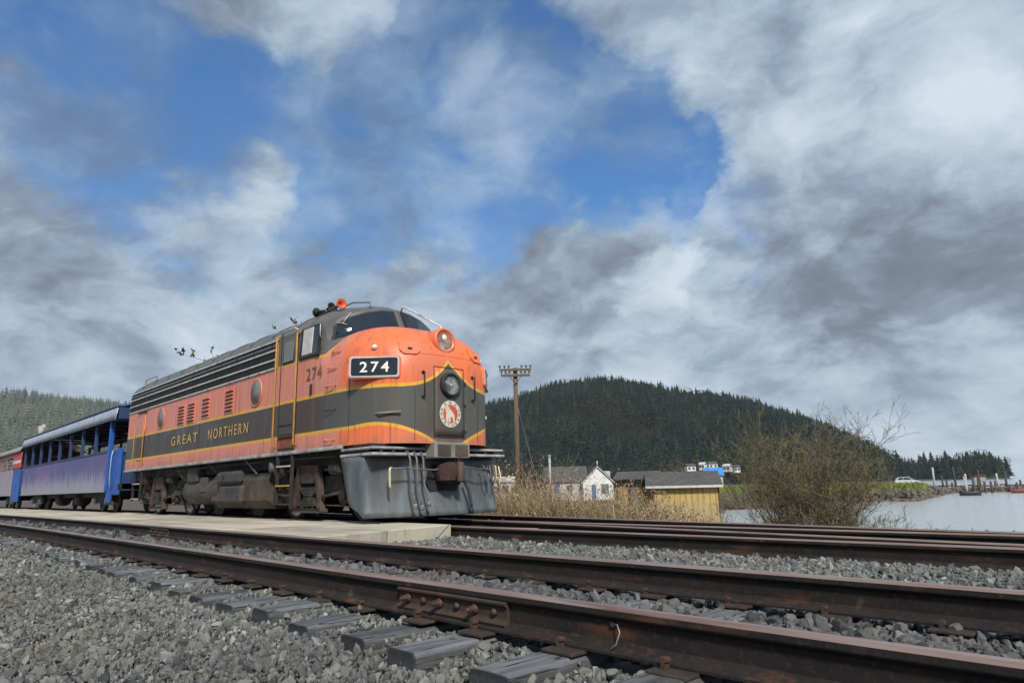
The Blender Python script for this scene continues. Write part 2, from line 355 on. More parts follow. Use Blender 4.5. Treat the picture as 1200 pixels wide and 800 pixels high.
    T['trim'] = M('pale fascia', (.55, .53, .50), (.45, .44, .42), .8, 0, 5)
    T['blueroof'] = M('blue tarpaulin roof', (.05, .24, .62), (.045, .20, .52), .5, 0, 2)
    T['carwhite'] = M('white car paint', (.60, .60, .60), (.55, .55, .55), .3, 0, 3)
    T['tyre'] = M('tyre', (.02, .02, .02), (.03, .03, .03), .85, 0, 5)
    T['hull'] = M('dark hull', (.02, .022, .026), (.03, .03, .034), .5, 0, 4)
    T['piling'] = M('wet piling', (.075, .062, .052), (.045, .04, .036), .9, 0, 3, (4, 4, .5))
    T['palepost'] = M('weathered pale post', (.42, .40, .36), (.33, .31, .28), .85, 0, 3)
    T['redbits'] = M('faded red hull', (.28, .07, .06), (.20, .06, .05), .7, 0, 3)
    T['bark'] = M('grey brown bark', (.090, .068, .050), (.055, .043, .034), .9, 0, 8)
    T['redtwig'] = M('reddish twigs', (.22, .125, .095), (.15, .09, .07), .9, 0, 6)
    T['willowtwig'] = leafmat('willow twigs', [(.072, .056, .040), (.15, .122, .076), (.25, .21, .12)])
    T['willowbud'] = leafmat('willow buds', [(.14, .12, .045), (.25, .22, .075), (.34, .30, .12)])
    T['drystem'] = leafmat('dry bramble', [(.13, .075, .05), (.25, .165, .10), (.38, .29, .17), (.48, .39, .24)])
    T['drygrass'] = leafmat('dry grass', [(.30, .23, .12), (.45, .36, .19), (.52, .44, .26)])
    T['grassy'] = leafmat('bank grass', [(.09, .12, .03), (.16, .21, .045), (.24, .25, .085)])
    T['mound'] = M('green mound', (.035, .055, .018), (.055, .075, .025), .9, 0, 8, bump=1.0, bscale=14, bdist=.05)
    T['dryleaf'] = leafmat('dry leaves', [(.05, .045, .03), (.12, .09, .04), (.22, .15, .05)])
    T['rock'] = M('breakwater rock', (.16, .125, .095), (.085, .07, .06), .9, 0, 1.2, bump=.8, bscale=3, bdist=.1)
build_mats()
def conifer_mat(name, c1, c2, c3):
    m, nt, N, L, B = nodes_of(name); g = G(nt); r = N.new('ShaderNodeValToRGB'); e = r.color_ramp.elements
    L.new(g.rand(), r.inputs[0]); e[0].color = (*c1, 1); e[1].color = (*c3, 1); k = e.new(.6); k.color = (*c2, 1)
    L.new(r.outputs[0], B.inputs['Base Color']); B.inputs['Roughness'].default_value = .9; B.inputs['Specular IOR Level'].default_value = .15
    return m
MT['conifer'] = conifer_mat('conifer needles', (.010, .019, .019), (.017, .031, .025), (.040, .052, .030))
MT['farconifer'] = conifer_mat('far forest', (.075, .090, .078), (.10, .115, .090), (.15, .155, .115))  # greyed needle colours: the mist over the distant hill is mixed in
MT['broadleaf'] = conifer_mat('bare alder', (.034, .038, .030), (.044, .046, .034), (.058, .052, .038))
def stone_mat(name, cols, var=.5):
    m, nt, N, L, B = nodes_of(name); g = G(nt); r = N.new('ShaderNodeValToRGB'); e = r.color_ramp.elements
    L.new(g.rand(), r.inputs[0]); e[0].color = (*cols[0], 1); e[1].color = (*cols[-1], 1)
    for i, c in enumerate(cols[1:-1]): k = e.new((i+1)/(len(cols)-1)); k.color = (*c, 1)
    v = g.coords(); c = g.mix(g.step(g.noise(v, 40, 4), .35, .7), r.outputs[0], (.5, .5, .5), 'MULTIPLY')
    c = g.mix(.55, r.outputs[0], c)
    gp = N.new('ShaderNodeNewGeometry').outputs['Position']
    c = g.mix(g.step(g.noise(gp, 1.1, 5, .6), .52, .72, 0, .55), c, (.105, .088, .066)); c = g.mix(g.step(g.noise(gp, .45, 4, .6), .5, .7, 0, .45), c, (.055, .056, .056))
    L.new(c, B.inputs['Base Color']); B.inputs['Roughness'].default_value = .8; g.bump(B, g.noise(v, 60, 4), .4, .003)
    return m
MT['stone'] = stone_mat('crushed stone', [(.035, .038, .035), (.10, .104, .099), (.155, .160, .150), (.20, .197, .170), (.088, .092, .089), (.32, .325, .305), (.055, .058, .057), (.18, .186, .175), (.115, .119, .113)])
MT['darkstone'] = stone_mat('track stone', [(.03, .031, .034), (.075, .078, .082), (.115, .117, .12), (.14, .137, .132), (.09, .09, .095), (.19, .19, .187), (.05, .05, .054), (.12, .115, .105)])
def ballast_mat():
    m, nt, N, L, B = nodes_of('ballast sheet'); g = G(nt); v = g.coords(rand=False)
    vo = N.new('ShaderNodeTexVoronoi'); vo.inputs['Scale'].default_value = 26; L.new(v, vo.inputs['Vector'])
    hs = N.new('ShaderNodeSeparateXYZ'); L.new(vo.outputs['Color'], hs.inputs[0])
    c = g.mix(hs.outputs[0], (.014, .014, .014), (.06, .062, .058)); c = g.mix(g.step(vo.outputs['Distance'], .2, .7), c, (.03, .03, .03))  # near-black: shade in the gaps between stones is put into the colour
    c = g.mix(g.step(g.noise(v, .6, 5), .4, .7, 0, .4), c, (.05, .048, .043))
    L.new(c, B.inputs['Base Color']); B.inputs['Roughness'].default_value = .9; g.bump(B, vo.outputs['Distance'], -1.0, .03)
    return m
MT['ballast'] = ballast_mat()
def ground_mat():
    m, nt, N, L, B = nodes_of('ground'); g = G(nt); v = g.coords(rand=False)
    c = g.mix(g.step(g.noise(v, .05, 6), .4, .6), (.075, .072, .03), (.10, .082, .05))
    c = g.mix(g.step(g.noise(v, .6, 5), .4, .7), c, (.13, .135, .045))
    c = g.mix(g.step(g.noise(v, .25, 6, .6), .52, .66), c, (.085, .065, .05))
    t = N.new('ShaderNodeTexCoord'); s = N.new('ShaderNodeSeparateXYZ'); L.new(t.outputs['Object'], s.inputs[0])
    z = g.math('ADD', s.outputs[2], g.step(g.noise(v, .35, 4), .3, .7, -.25, .25))
    c = g.mix(g.step(z, -1.45, -1.05), (.085, .062, .048), c)      # bare mud and stones by the water line
    L.new(c, B.inputs['Base Color']); B.inputs['Roughness'].default_value = .95; g.bump(B, g.noise(v, 5, 6), .6, .1); return m
MT['ground'] = ground_mat()
def hill_mat(name, c1, c2, c3):
    m, nt, N, L, B = nodes_of(name); g = G(nt); v = g.coords(rand=False)
    c = g.mix(g.step(g.noise(v, .012, 6), .4, .6), c1, c2); c = g.mix(g.step(g.noise(v, .004, 5), .52, .62), c, c3)
    L.new(c, B.inputs['Base Color']); B.inputs['Roughness'].default_value = .95; return m
MT['hill'] = hill_mat('forest floor', (.025, .032, .020), (.04, .045, .028), (.07, .055, .04))
MT['farhill'] = hill_mat('far slopes', (.095, .11, .085), (.14, .15, .105), (.22, .215, .165))  # pale cleared grass, lightened further with mist put into the colour
def water_mat():
    m, nt, N, L, B = nodes_of('bay water'); g = G(nt); B.inputs['Base Color'].default_value = (.44, .47, .48, 1); B.inputs['Roughness'].default_value = .16; B.inputs['IOR'].default_value = 1.33  # pale base colour carries part of the sky's reflection
    B.inputs['Specular IOR Level'].default_value = .8
    g.bump(B, g.noise(g.coords((1, 1, 1), False), 1.3, 6, .65), .8, .12); return m
MT['water'] = water_mat()
def loco_paint():
    m, nt, N, L, B = nodes_of('locomotive paint'); g = G(nt)
    t = N.new('ShaderNodeTexCoord'); s = N.new('ShaderNodeSeparateXYZ'); L.new(t.outputs['Object'], s.inputs[0])
    X, Y, Z = s.outputs; aY = g.math('ABSOLUTE', Y)
    def curve(v, pts, vmax, zmin, zmax):
        n = N.new('ShaderNodeFloatCurve'); c = n.mapping.curves[0]
        pts = [(a/vmax, (b-zmin)/(zmax-zmin)) for a, b in pts]
        c.points[0].location = pts[0]; c.points[1].location = pts[-1]
        for p in pts[1:-1]: c.points.new(*p)
        for p in c.points: p.handle_type = 'AUTO_CLAMPED'
        n.mapping.update(); L.new(g.math('DIVIDE', v, vmax, True), n.inputs['Value'])
        return g.math('ADD', g.math('MULTIPLY', n.outputs[0], zmax-zmin), zmin)
    bt = curve(aY, [(0, 2.84), (.12, 2.72), (.35, 2.53), (.6, 2.41), (.85, 2.36), (1.2, 2.345), (1.6, 2.34)], 1.6, 2, 3)
    bb = curve(aY, [(0, 1.20), (.28, 1.38), (.5, 1.50), (.8, 1.62), (1.1, 1.71), (1.3, 1.735), (1.5, 1.69), (1.6, 1.69)], 1.6, 1, 2)
    bc = curve(g.math('SUBTRACT', X, 12.0, True), [(0, 3.14), (.70, 3.13), (.80, 3.19), (.90, 3.30), (.96, 3.55), (1.0, 4.6)], 1.0, 3, 5)
    # distances
    dt = g.math('SUBTRACT', Z, bt); db = g.math('SUBTRACT', Z, bb); dc = g.math('SUBTRACT', Z, bc)
    band = g.math('MULTIPLY', g.step(dt, .003, -.003), g.step(db, -.003, .003))
    roof = g.step(dc, -.003, .003)
    yel = g.math('MAXIMUM', g.step(g.math('ABSOLUTE', g.math('SUBTRACT', dt, .028)), .034, .028), g.step(g.math('ABSOLUTE', g.math('ADD', db, .028)), .034, .028))
    yel = g.math('MAXIMUM', yel, g.math('MULTIPLY', g.step(g.math('ABSOLUTE', dc), .030, .024), g.step(X, 10.7, 10.75)))
    v = g.coords((1, 1, 1), False); vs = g.coords((5, 5, .35), False)
    n1 = g.noise(v, 1.1, 6, .6); n2 = g.noise(vs, 1.3, 6, .6); n3 = g.noise(v, 9, 5, .6)
    # orange: chalky and faded on the flanks, fresher on the nose
    fade = g.math('ADD', g.step(X, 13.30, 13.50, .86, .06), g.step(n1, .3, .7, -.28, .26), True)
    org = g.mix(fade, (.76, .165, .050), (.63, .235, .175))
    org = g.mix(g.step(n2, .50, .72, 0, .50), org, (.56, .125, .05))
    org = g.mix(g.step(n3, .58, .74, 0, .35), org, (.66, .30, .22)); org = g.mix(g.step(g.noise(v, .55, 6, .62), .5, .68, 0, .45), org, (.50, .13, .07)); org = g.mix(g.step(g.noise(vs, .8, 7, .65), .55, .68, 0, .5), org, (.40, .10, .05))
    drk = g.mix(g.step(X, 12.0, 14.0), (.052, .034, .023), (.082, .083, .073)); drk = g.mix(g.step(n1, .4, .7, 0, .6), drk, (.080, .055, .040))
    drk = g.mix(g.step(n2, .52, .72, 0, .45), drk, (.125, .112, .098))
    rf = g.mix(g.step(n1, .4, .65), (.100, .100, .092), (.130, .128, .118))
    rf = g.mix(g.step(n2, .55, .75, 0, .4), rf, (.18, .175, .165))
    yl = g.mix(g.step(n3, .45, .7, 0, .5), (.70, .36, .035), (.50, .27, .07))
    c = g.mix(band, org, drk); c = g.mix(roof, c, rf); c = g.mix(yel, c, yl)
    # rust runs and grime toward the sill
    c = g.mix(g.step(g.noise(g.coords((7, 7, .22), False), 1.6, 7, .62), .56, .72, 0, .70), c, (.14, .065, .042)); c = g.mix(g.step(g.noise(v, 26, 5, .65), .66, .74, 0, .8), c, (.13, .08, .06))
    c = g.mix(g.math('MULTIPLY', g.step(Z, 1.60, 1.36, 0, .7), g.step(n2, .3, .7)), c, (.26, .15, .11))
    L.new(c, B.inputs['Base Color']); L.new(g.step(n1, .3, .7, .28, .52), B.inputs['Roughness'])
    g.bump(B, g.math('ADD', g.noise(v, 1.6, 3, .5), g.math('MULTIPLY', g.noise(v, 60, 3), .03)), .22, .03)
    return m
MT['loco'] = loco_paint()
def splash_mat():
    m, nt, N, L, B = nodes_of('purple panel with dust splashes'); g = G(nt); t = N.new('ShaderNodeTexCoord'); q = N.new('ShaderNodeSeparateXYZ'); L.new(t.outputs['Object'], q.inputs[0])
    v = g.coords((1, 1, .6), False); c = g.mix(g.step(g.noise(v, .35, 4), .35, .65), (.150, .095, .245), (.095, .085, .24))
    st = g.noise(g.coords((5, 1, .5), False), 1.5, 6, .65); h = g.math('ADD', q.outputs[2], g.step(st, .25, .75, .45, -.45))
    c = g.mix(g.step(h, 1.55, 1.0, 0, .85), c, (.33, .32, .36)); c = g.mix(g.step(g.noise(v, 3, 5), .5, .8, 0, .4), c, (.20, .19, .28))
    L.new(c, B.inputs['Base Color']); B.inputs['Roughness'].default_value = .5; return m
MT['purple'] = splash_mat()
def tie_mat():
    m, nt, N, L, B = nodes_of('weathered tie timber'); g = G(nt); t = N.new('ShaderNodeTexCoord'); q = N.new('ShaderNodeSeparateXYZ'); L.new(t.outputs['Object'], q.inputs[0])
    v = g.coords((9, 1.0, 9)); n = g.noise(v, 2.2, 7, .65); c = g.mix(g.step(n, .3, .7), (.150, .155, .168), (.055, .058, .064))
    c = g.mix(g.step(g.noise(g.coords((1, 1, 1)), 2.2, 6), .5, .72, 0, .8), c, (.055, .05, .048))
    cr = g.step(g.math('ABSOLUTE', g.math('SUBTRACT', g.noise(g.coords((10, .55, 10)), 1.6, 4, .5), .5)), .016, .004); c = g.mix(cr, c, (.012, .011, .011)); n = g.math('SUBTRACT', n, g.math('MULTIPLY', cr, .8))
    c = g.mix(g.step(g.math('ABSOLUTE', q.outputs[1]), 1.262, 1.275), c, (.022, .024, .028)); c = g.mix(g.step(q.outputs[2], -.015, -.05, 0, .7), c, (.05, .049, .05))
    h = N.new('ShaderNodeHueSaturation'); L.new(c, h.inputs['Color']); L.new(g.step(g.rand(), 0, 1, .75, 1.2), h.inputs['Value']); L.new(h.outputs[0], B.inputs['Base Color'])
    B.inputs['Roughness'].default_value = .85; g.bump(B, n, .8, .012); return m
MT['tie'] = tie_mat()
def rail_mat():
    m, nt, N, L, B = nodes_of('flaky rusted rail'); g = G(nt); v = g.coords((1, 1, 1), False)
    n1 = g.noise(v, 2.5, 8, .65); n2 = g.noise(v, 38, 5, .6); n3 = g.noise(g.coords((.8, 1, 3), False), 3.1, 7, .6)
    c = g.mix(g.step(n1, .35, .65), (.024, .018, .016), (.013, .011, .011)); c = g.mix(g.step(n2, .5, .68, 0, .7), c, (.048, .028, .020))
    c = g.mix(g.step(n3, .56, .72, 0, .8), c, (.10, .043, .022)); c = g.mix(g.step(g.noise(v, 7, 6, .6), .62, .75, 0, .6), c, (.10, .082, .066))
    L.new(c, B.inputs['Base Color']); B.inputs['Roughness'].default_value = .85; B.inputs['Specular IOR Level'].default_value = .3; g.bump(B, n2, .5, .004); return m
MT['rail'] = rail_mat()
def concrete_mat():
    m, nt, N, L, B = nodes_of('cream crossing concrete'); g = G(nt); v = g.coords((1, 1, 1)); w = g.coords((1, 1, 1), False)
    c = g.mix(g.step(g.noise(v, 1.5, 7, .62), .35, .7), (.50, .45, .345), (.36, .325, .26)); c = g.mix(g.step(g.noise(g.coords((.25, 2.2, 1), False), 1.2, 7, .62), .48, .70, 0, .8), c, (.22, .20, .17))
    c = g.mix(g.step(g.noise(v, 22, 4, .6), .55, .75, 0, .5), c, (.25, .23, .19))
    vo = N.new('ShaderNodeTexVoronoi'); vo.feature = 'DISTANCE_TO_EDGE'; vo.inputs['Scale'].default_value = .9; L.new(v, vo.inputs['Vector'])
    ck = g.math('MULTIPLY', g.step(vo.outputs['Distance'], .012, .003), g.step(g.noise(v, .9, 3), .5, .6)); c = g.mix(ck, c, (.07, .06, .05))
    h = N.new('ShaderNodeHueSaturation'); L.new(c, h.inputs['Color']); L.new(g.step(g.rand(), 0, 1, .82, 1.1), h.inputs['Value']); L.new(h.outputs[0], B.inputs['Base Color'])
    B.inputs['Roughness'].default_value = .9; g.bump(B, g.noise(v, 30, 5, .6), .5, .006); return m
MT['concrete'] = concrete_mat()

# ------------------------------------------------------------------ the lie of the land
def sst(a, b, x):
    t = np.clip((x-a)/(b-a), 0, 1); return t*t*(3-2*t)
def vnoise(x, y, seed=0):
    """cheap smooth value noise, numpy"""
    x = np.asarray(x, float)+seed*17.3; y = np.asarray(y, float)-seed*9.1
    xi = np.floor(x); yi = np.floor(y); fx = x-xi; fy = y-yi; fx = fx*fx*(3-2*fx); fy = fy*fy*(3-2*fy)
    h = lambda a, b: np.modf(np.abs(np.sin(a*127.1+b*311.7+seed*3.7)*43758.5453))[0]
    return (h(xi, yi)*(1-fx)+h(xi+1, yi)*fx)*(1-fy)+(h(xi, yi+1)*(1-fx)+h(xi+1, yi+1)*fx)*fy
def fbm(x, y, o=4, seed=0):
    s = 0; a = .5
    for i in range(o): s = s+a*vnoise(x, y, seed+i); x = x*2.03; y = y*2.03; a *= .5
    return s
HFv = np.array([HF.x, HF.y]); HRv = np.array([right.x, right.y])/math.hypot(right.x, right.y)
def polar(x, y):
    dx, dy = np.asarray(x)-CAM.x, np.asarray(y)-CAM.y
    f = dx*HFv[0]+dy*HFv[1]; r_ = dx*HRv[0]+dy*HRv[1]
    return 600+818*np.tan(np.clip(np.arctan2(r_, f), -1.45, 1.45)), np.hypot(dx, dy), f
WATER = -2.0
def ground_z(x, y):
    x = np.asarray(x, float); y = np.asarray(y, float)
    px, r, f = polar(x, y)
    z = -.62 - .9*sst(4.6, 9.0, y) + .35*(fbm(x*.12, y*.12, 3, 3)-.5)*sst(5, 9, y)
    # the inlet and the open bay to the right of the yellow shed
    front = sst(4.0, 14, y)
    e = 14*(fbm(x*.03, y*.03, 3, 5)-.5)
    inlet = sst(832, 850, px+e*.3)*sst(9, 13, y)*sst(1, 0, (r-(88+e-18*sst(1000, 860, px)+52*sst(1065, 1125, px)))/5.)
    bar_h = -0.75+.5*fbm(x*.05, y*.05, 3, 8)-1.1*sst(1075, 1110, px)-.6*sst(128, 150, r)*sst(1010, 1060, px)
    z = np.where((px > 820) & (r > 60) & (y > 0), np.maximum(z, np.where(r < 400, bar_h, z)), z)
    bay = sst(1052, 1085, px)*sst(148, 165, r+e)*(y > 0)
    w = np.maximum(inlet, bay)*front
    z = z*(1-w)+(-3.2)*w
    # beyond sight the shore plain goes on level
    return z
def grid_object(name, zfun, mat, px_rng, r_list, kind, label=None, npx=160):
    a0, a1 = [math.atan((p-600)/818) for p in px_rng]; A = np.linspace(a0, a1, npx)
    rows = []
    for r_ in r_list:
        x = CAM.x+r_*(np.cos(A)*HFv[0]+np.sin(A)*HRv[0]); y = CAM.y+r_*(np.cos(A)*HFv[1]+np.sin(A)*HRv[1])
        rows.append(np.stack([x, y, zfun(x, y)], 1))
    V = np.concatenate(rows); n, m_ = len(r_list), npx
    i = np.arange(n-1)[:, None]*m_+np.arange(m_-1)[None]; i = i.ravel()
    F = np.stack([i, i+1, i+m_+1, i+m_], 1)
    return np_mesh(name, V, F, mat, kind, label)
def np_mesh(name, V, F, mat, kind=None, label=None, cat=None, parent=None, smooth=True, group=None):
    me = bpy.data.meshes.new(name); me.vertices.add(len(V)); me.vertices.foreach_set('co', np.asarray(V, np.float32).ravel())
    k = F.shape[1]; me.loops.add(F.size); me.loops.foreach_set('vertex_index', F.astype(np.int32).ravel())
    me.polygons.add(len(F)); me.polygons.foreach_set('loop_start', np.arange(0, F.size, k, dtype=np.int32)); me.polygons.foreach_set('loop_total', np.full(len(F), k, np.int32))
    me.polygons.foreach_set('use_smooth', np.full(len(F), smooth)); me.update(calc_edges=True); me.validate()
    me.materials.append(mat); o = bpy.data.objects.new(name, me); col.objects.link(o)
    if parent is not None: o.parent = parent
    return tag(o, label, cat, group, kind)
# ground: a full disc round the camera out to the horizon
def make_ground():
    rl = np.concatenate([[0.0], np.geomspace(2, 3800, 150)])
    fine = np.linspace(math.atan((-150-600)/818), math.atan((1350-600)/818), 260)
    A = np.concatenate([fine, np.linspace(fine[-1], fine[0]+2*math.pi, 90)[1:-1]])
    rows = []
    for r_ in rl:
        x = CAM.x+r_*(np.cos(A)*HFv[0]+np.sin(A)*HRv[0]); y = CAM.y+r_*(np.cos(A)*HFv[1]+np.sin(A)*HRv[1])
        rows.append(np.stack([x, y, ground_z(x, y)], 1))
    V = np.concatenate(rows); m_ = len(A); n = len(rl)
    i = (np.arange(n-1)[:, None]*m_+np.arange(m_)[None]).ravel(); j = (np.arange(n-1)[:, None]*m_+((np.arange(m_)+1) % m_)[None]).ravel()
    np_mesh('ground', V, np.stack([i, j, j+m_, i+m_], 1), MT['ground'], 'structure', 'rough grassy shore ground beyond the tracks')
make_ground()
b = MB(); b.add([(CAM.x-3800, -200, WATER), (CAM.x+3800, -200, WATER), (CAM.x+3800, 3800, WATER), (CAM.x-3800, 3800, WATER)], [(0, 1, 2, 3)])
b.build('water', MT['water'], label='calm pale grey bay water', kind='structure')

# ballast bed under all the tracks
NEAR_Y = -4.46; ZT = .05; RH = .19
def bend(x):          # the near track swings slightly toward the camera at its far end
    d = np.maximum(0, 12-np.asarray(x, float)); return -.0006*d*d
def bed_z(x, y):
    x = np.asarray(x, float); y = np.asarray(y, float); yy = y-bend(x)
    z = -.185+0*y
    z = z - .062*sst(-5.30, -5.95, yy) - .03*sst(-6, -9, yy)
    z = z - .30*sst(3.2, 4.9, y) + .012*sst(21.0, 17.0, x)*sst(-5.2, -5.6, yy)*sst(-9, -6.5, yy)
    z = z + .035*(fbm(x*1.3, y*1.3, 3, 2)-.5) + .03*(fbm(x*5, y*5, 2, 4)-.5)
    return z
def make_bed():
    xs = np.concatenate([np.linspace(-120, -12, 40)[:-1], np.linspace(-12, 14, 130)[:-1], np.linspace(14, 27, 200)[:-1], np.linspace(27, 90, 20)])
    ys = np.concatenate([np.linspace(-40, -9, 12)[:-1], np.linspace(-9, 5.4, 200)])
    X, Y = np.meshgrid(xs, ys); V = np.stack([X.ravel(), Y.ravel(), (bed_z(X, Y)-.018).ravel()], 1); m_ = len(xs)
    i = (np.arange(len(ys)-1)[:, None]*m_+np.arange(m_-1)[None]).ravel()
    np_mesh('ballast_bed', V, np.stack([i, i+1, i+m_+1, i+m_], 1), MT['ballast'], 'structure', 'grey crushed stone bed under the tracks')
make_bed()

# instanced stuff (stones, far forest): one mesh of points plus geometry nodes
def scatter(name, P, S, ROT, variants, idx, label, kind='stuff', cat=None):
    me = bpy.data.meshes.new(name); n = len(P); me.vertices.add(n); me.vertices.foreach_set('co', np.asarray(P, np.float32).ravel())
    for nm, arr in (('scl', S), ('rot', ROT)):
        a = me.attributes.new(nm, 'FLOAT_VECTOR', 'POINT'); a.data.foreach_set('vector', np.asarray(arr, np.float32).ravel())
    a = me.attributes.new('vid', 'INT', 'POINT'); a.data.foreach_set('value', np.asarray(idx, np.int32))
    me.update(); o = bpy.data.objects.new(name, me); col.objects.link(o); tag(o, label, cat, None, kind)
    src = bpy.data.collections.new(name+'_variants')
    for vv in variants: src.objects.link(vv)
    ng = bpy.data.node_groups.new(name+'_scatter', 'GeometryNodeTree')
    ng.interface.new_socket('Geometry', in_out='INPUT', socket_type='NodeSocketGeometry'); ng.interface.new_socket('Geometry', in_out='OUTPUT', socket_type='NodeSocketGeometry')
    N, L = ng.nodes, ng.links; gi = N.new('NodeGroupInput'); go = N.new('NodeGroupOutput'); ip = N.new('GeometryNodeInstanceOnPoints')
    ci = N.new('GeometryNodeCollectionInfo'); ci.inputs['Collection'].default_value = src; ci.inputs['Separate Children'].default_value = True; ci.inputs['Reset Children'].default_value = True
    def attr(nm, ty):
        k = N.new('GeometryNodeInputNamedAttribute'); k.data_type = ty; k.inputs['Name'].default_value = nm; return k.outputs['Attribute']
    L.new(gi.outputs[0], ip.inputs['Points']); L.new(ci.outputs[0], ip.inputs['Instance']); ip.inputs['Pick Instance'].default_value = True
    L.new(attr('vid', 'INT'), ip.inputs['Instance Index'])
    er = N.new('FunctionNodeEulerToRotation'); L.new(attr('rot', 'FLOAT_VECTOR'), er.inputs[0]); L.new(er.outputs[0], ip.inputs['Rotation']); L.new(attr('scl', 'FLOAT_VECTOR'), ip.inputs['Scale'])
    L.new(ip.outputs[0], go.inputs[0])
    md = o.modifiers.new('scatter', 'NODES'); md.node_group = ng
    return o
def stone_variants(nm, mat, k=7):
    out = []
    for i in range(k):
        bm = bmesh.new(); bmesh.ops.create_icosphere(bm, subdivisions=1 if i % 2 else 2, radius=1)
        ax = [Vector((random.gauss(0, 1), random.gauss(0, 1), random.gauss(0, 1))).normalized() for _ in range(9)]; cut = [random.uniform(.42, .75) for _ in ax]
        sc = Vector((random.uniform(.9, 1.35), random.uniform(.7, 1.0), random.uniform(.5, .8)))
        for v in bm.verts:
            for a, c in zip(ax, cut):
                d = v.co.dot(a)
                if d > c: v.co -= a*(d-c)
            v.co = Vector((v.co.x*sc.x, v.co.y*sc.y, v.co.z*sc.z))
        me = bpy.data.meshes.new(nm); bm.to_mesh(me); bm.free(); me.materials.append(mat); out.append(bpy.data.objects.new(nm, me))
    return out
TIE_X = []
def tie_positions():
    x = 24.6; r = random.Random(3)
    known = [22.30, 21.70, 21.20, 20.60, 20.05, 19.50]
    xs = list(known); x = 22.30
    while x < 26: x += .57; xs.append(x)
    x = 19.50
    while x > -16: x -= .57+r.uniform(-.05, .05); xs.append(x)
    return sorted(xs)
TIE_X = tie_positions()
def make_ballast():
    n = 420000
    bands = ((0, 3.4, 2700, .88), (3.4, 5.5, 2200, .92), (5.5, 9, 1500, 1.0), (9, 15, 750, 1.3), (15, 28, 200, 2.1))
    PS = []; SC = []; DK = []
    tx = np.array(TIE_X)
    for r0, r1, dens, sc in bands:
        x0, x1, y0, y1 = CAM.x-r1, CAM.x+min(r1, 12), max(CAM.y-r1, -18), min(CAM.y+r1, 4.6)
        k = int(dens*(x1-x0)*(y1-y0)); x = rng.uniform(x0, x1, k); y = rng.uniform(y0, y1, k)
        d = np.hypot(x-CAM.x, y-CAM.y); ok = (d >= r0) & (d < r1)
        px, rr, f = polar(x, y); ok &= (f > .5) & (px > -420) & (px < 1650)
        # out of the bottom of the frame
        ok &= rr*np.cos(np.arctan((px-600)/818)) > 1.0
        yy = y-bend(x)
        ok &= ~((yy > -3.68) & (yy < -.80) & (x < 15.9))                 # crossing panels
        for ry in (NEAR_Y-.753, NEAR_Y+.753, -.753, .753): ok &= np.abs((yy if ry < -2 else y)-ry) > .085
        j = np.abs(x[:, None]-tx[None]).min(1); ontie = (j < .115) & (yy > NEAR_Y-1.30) & (yy < NEAR_Y+1.3)
        keep = rng.uniform(size=k); inner = np.abs(yy-NEAR_Y) < .70
        ok &= ~(ontie & (keep > np.where(inner, .42, .07)))
        x, y, yy, inner, ontie = x[ok], y[ok], yy[ok], inner[ok], ontie[ok]
        big = np.where(inner, 1.35, np.where(yy > -3.6, 1.12, 1.0))
        s = np.clip(rng.lognormal(math.log(.0155), .40, len(x)), .006, .042)*sc*big
        z = bed_z(x, y)-.012+s*rng.uniform(.1, .75, len(x))+np.where(ontie, .02, 0)
        PS.append(np.stack([x, y, z], 1)); SC.append(s); DK.append(np.abs(yy-NEAR_Y) < .74)
    P = np.concatenate(PS); S = np.concatenate(SC); D = np.concatenate(DK)
    # a little thinner for the coarse track stone
    for nm, sel, mat, lab in (('gravel', ~D, MT['stone'], 'light grey crushed stone spread beside and between the tracks'), ('track_ballast', D, MT['darkstone'], 'dark coarse ballast between the rails of the nearest track')):
        p = P[sel]; s = S[sel]
        if nm == 'track_ballast': q = rng.uniform(size=len(p)) < .75; p = p[q]; s = s[q]*1.15
        rot = rng.uniform(0, 2*math.pi, (len(p), 3)); rot[:, :2] *= .35
        sv = s[:, None]*rng.uniform(.8, 1.25, (len(p), 3))
        vs = stone_variants(nm+'_stone', mat); scatter(nm, p, sv, rot, vs, rng.integers(0, len(vs), len(p)), lab)
    print('stones', len(P))
make_ballast()

# ------------------------------------------------------------------ tracks
RAIL_PROF = [(-.070, 0), (.070, 0), (.070, .011), (.020, .030), (.010, .045), (.010, .128), (.034, .146), (.0365, .152), (.0365, .175), (.030, .185), (.018, .1895), (0, .1905), (-.018, .1895), (-.030, .185), (-.0365, .175), (-.0365, .152), (-.034, .146), (-.010, .128), (-.010, .045), (-.020, .030), (-.070, .011)]
def rail(path, parent, name='rail', prof=RAIL_PROF):
    """path of (x, y, z_base)"""
    rows = []; n = len(path)
    for i, p in enumerate(path):
        a, c = Vector(path[max(i-1, 0)]), Vector(path[min(i+1, n-1)]); t = (c-a); t.z = 0; t.normalize(); s = Vector((-t.y, t.x, 0))
        rows.append([Vector(p)+s*u+Vector((0, 0, w)) for u, w in prof])
    m = MB(); m.sheet(rows, False, True)
    k = len(prof); o = 0
    m.f.append(tuple(reversed(range(k)))); m.f.append(tuple((n-1)*k+j for j in range(k))); m.sm += [False, False]
    ob = m.build(name, MT['rail'], parent)
    ob.data.materials.append(MT['railhead'])
    for pl in ob.data.polygons:
        c = pl.center
        zz = min(v[2] for v in (ob.data.vertices[i].co for i in pl.vertices))
        if len(pl.vertices) == 4 and zz+parent.location.z-path[0][2] > .172: pl.material_index = 1; pl.use_smooth = True
    return ob
near = thing('railway_track', (20, NEAR_Y, -.16), 'nearest railway track of two rusty rails on weathered ties crossing the foreground', 'track')
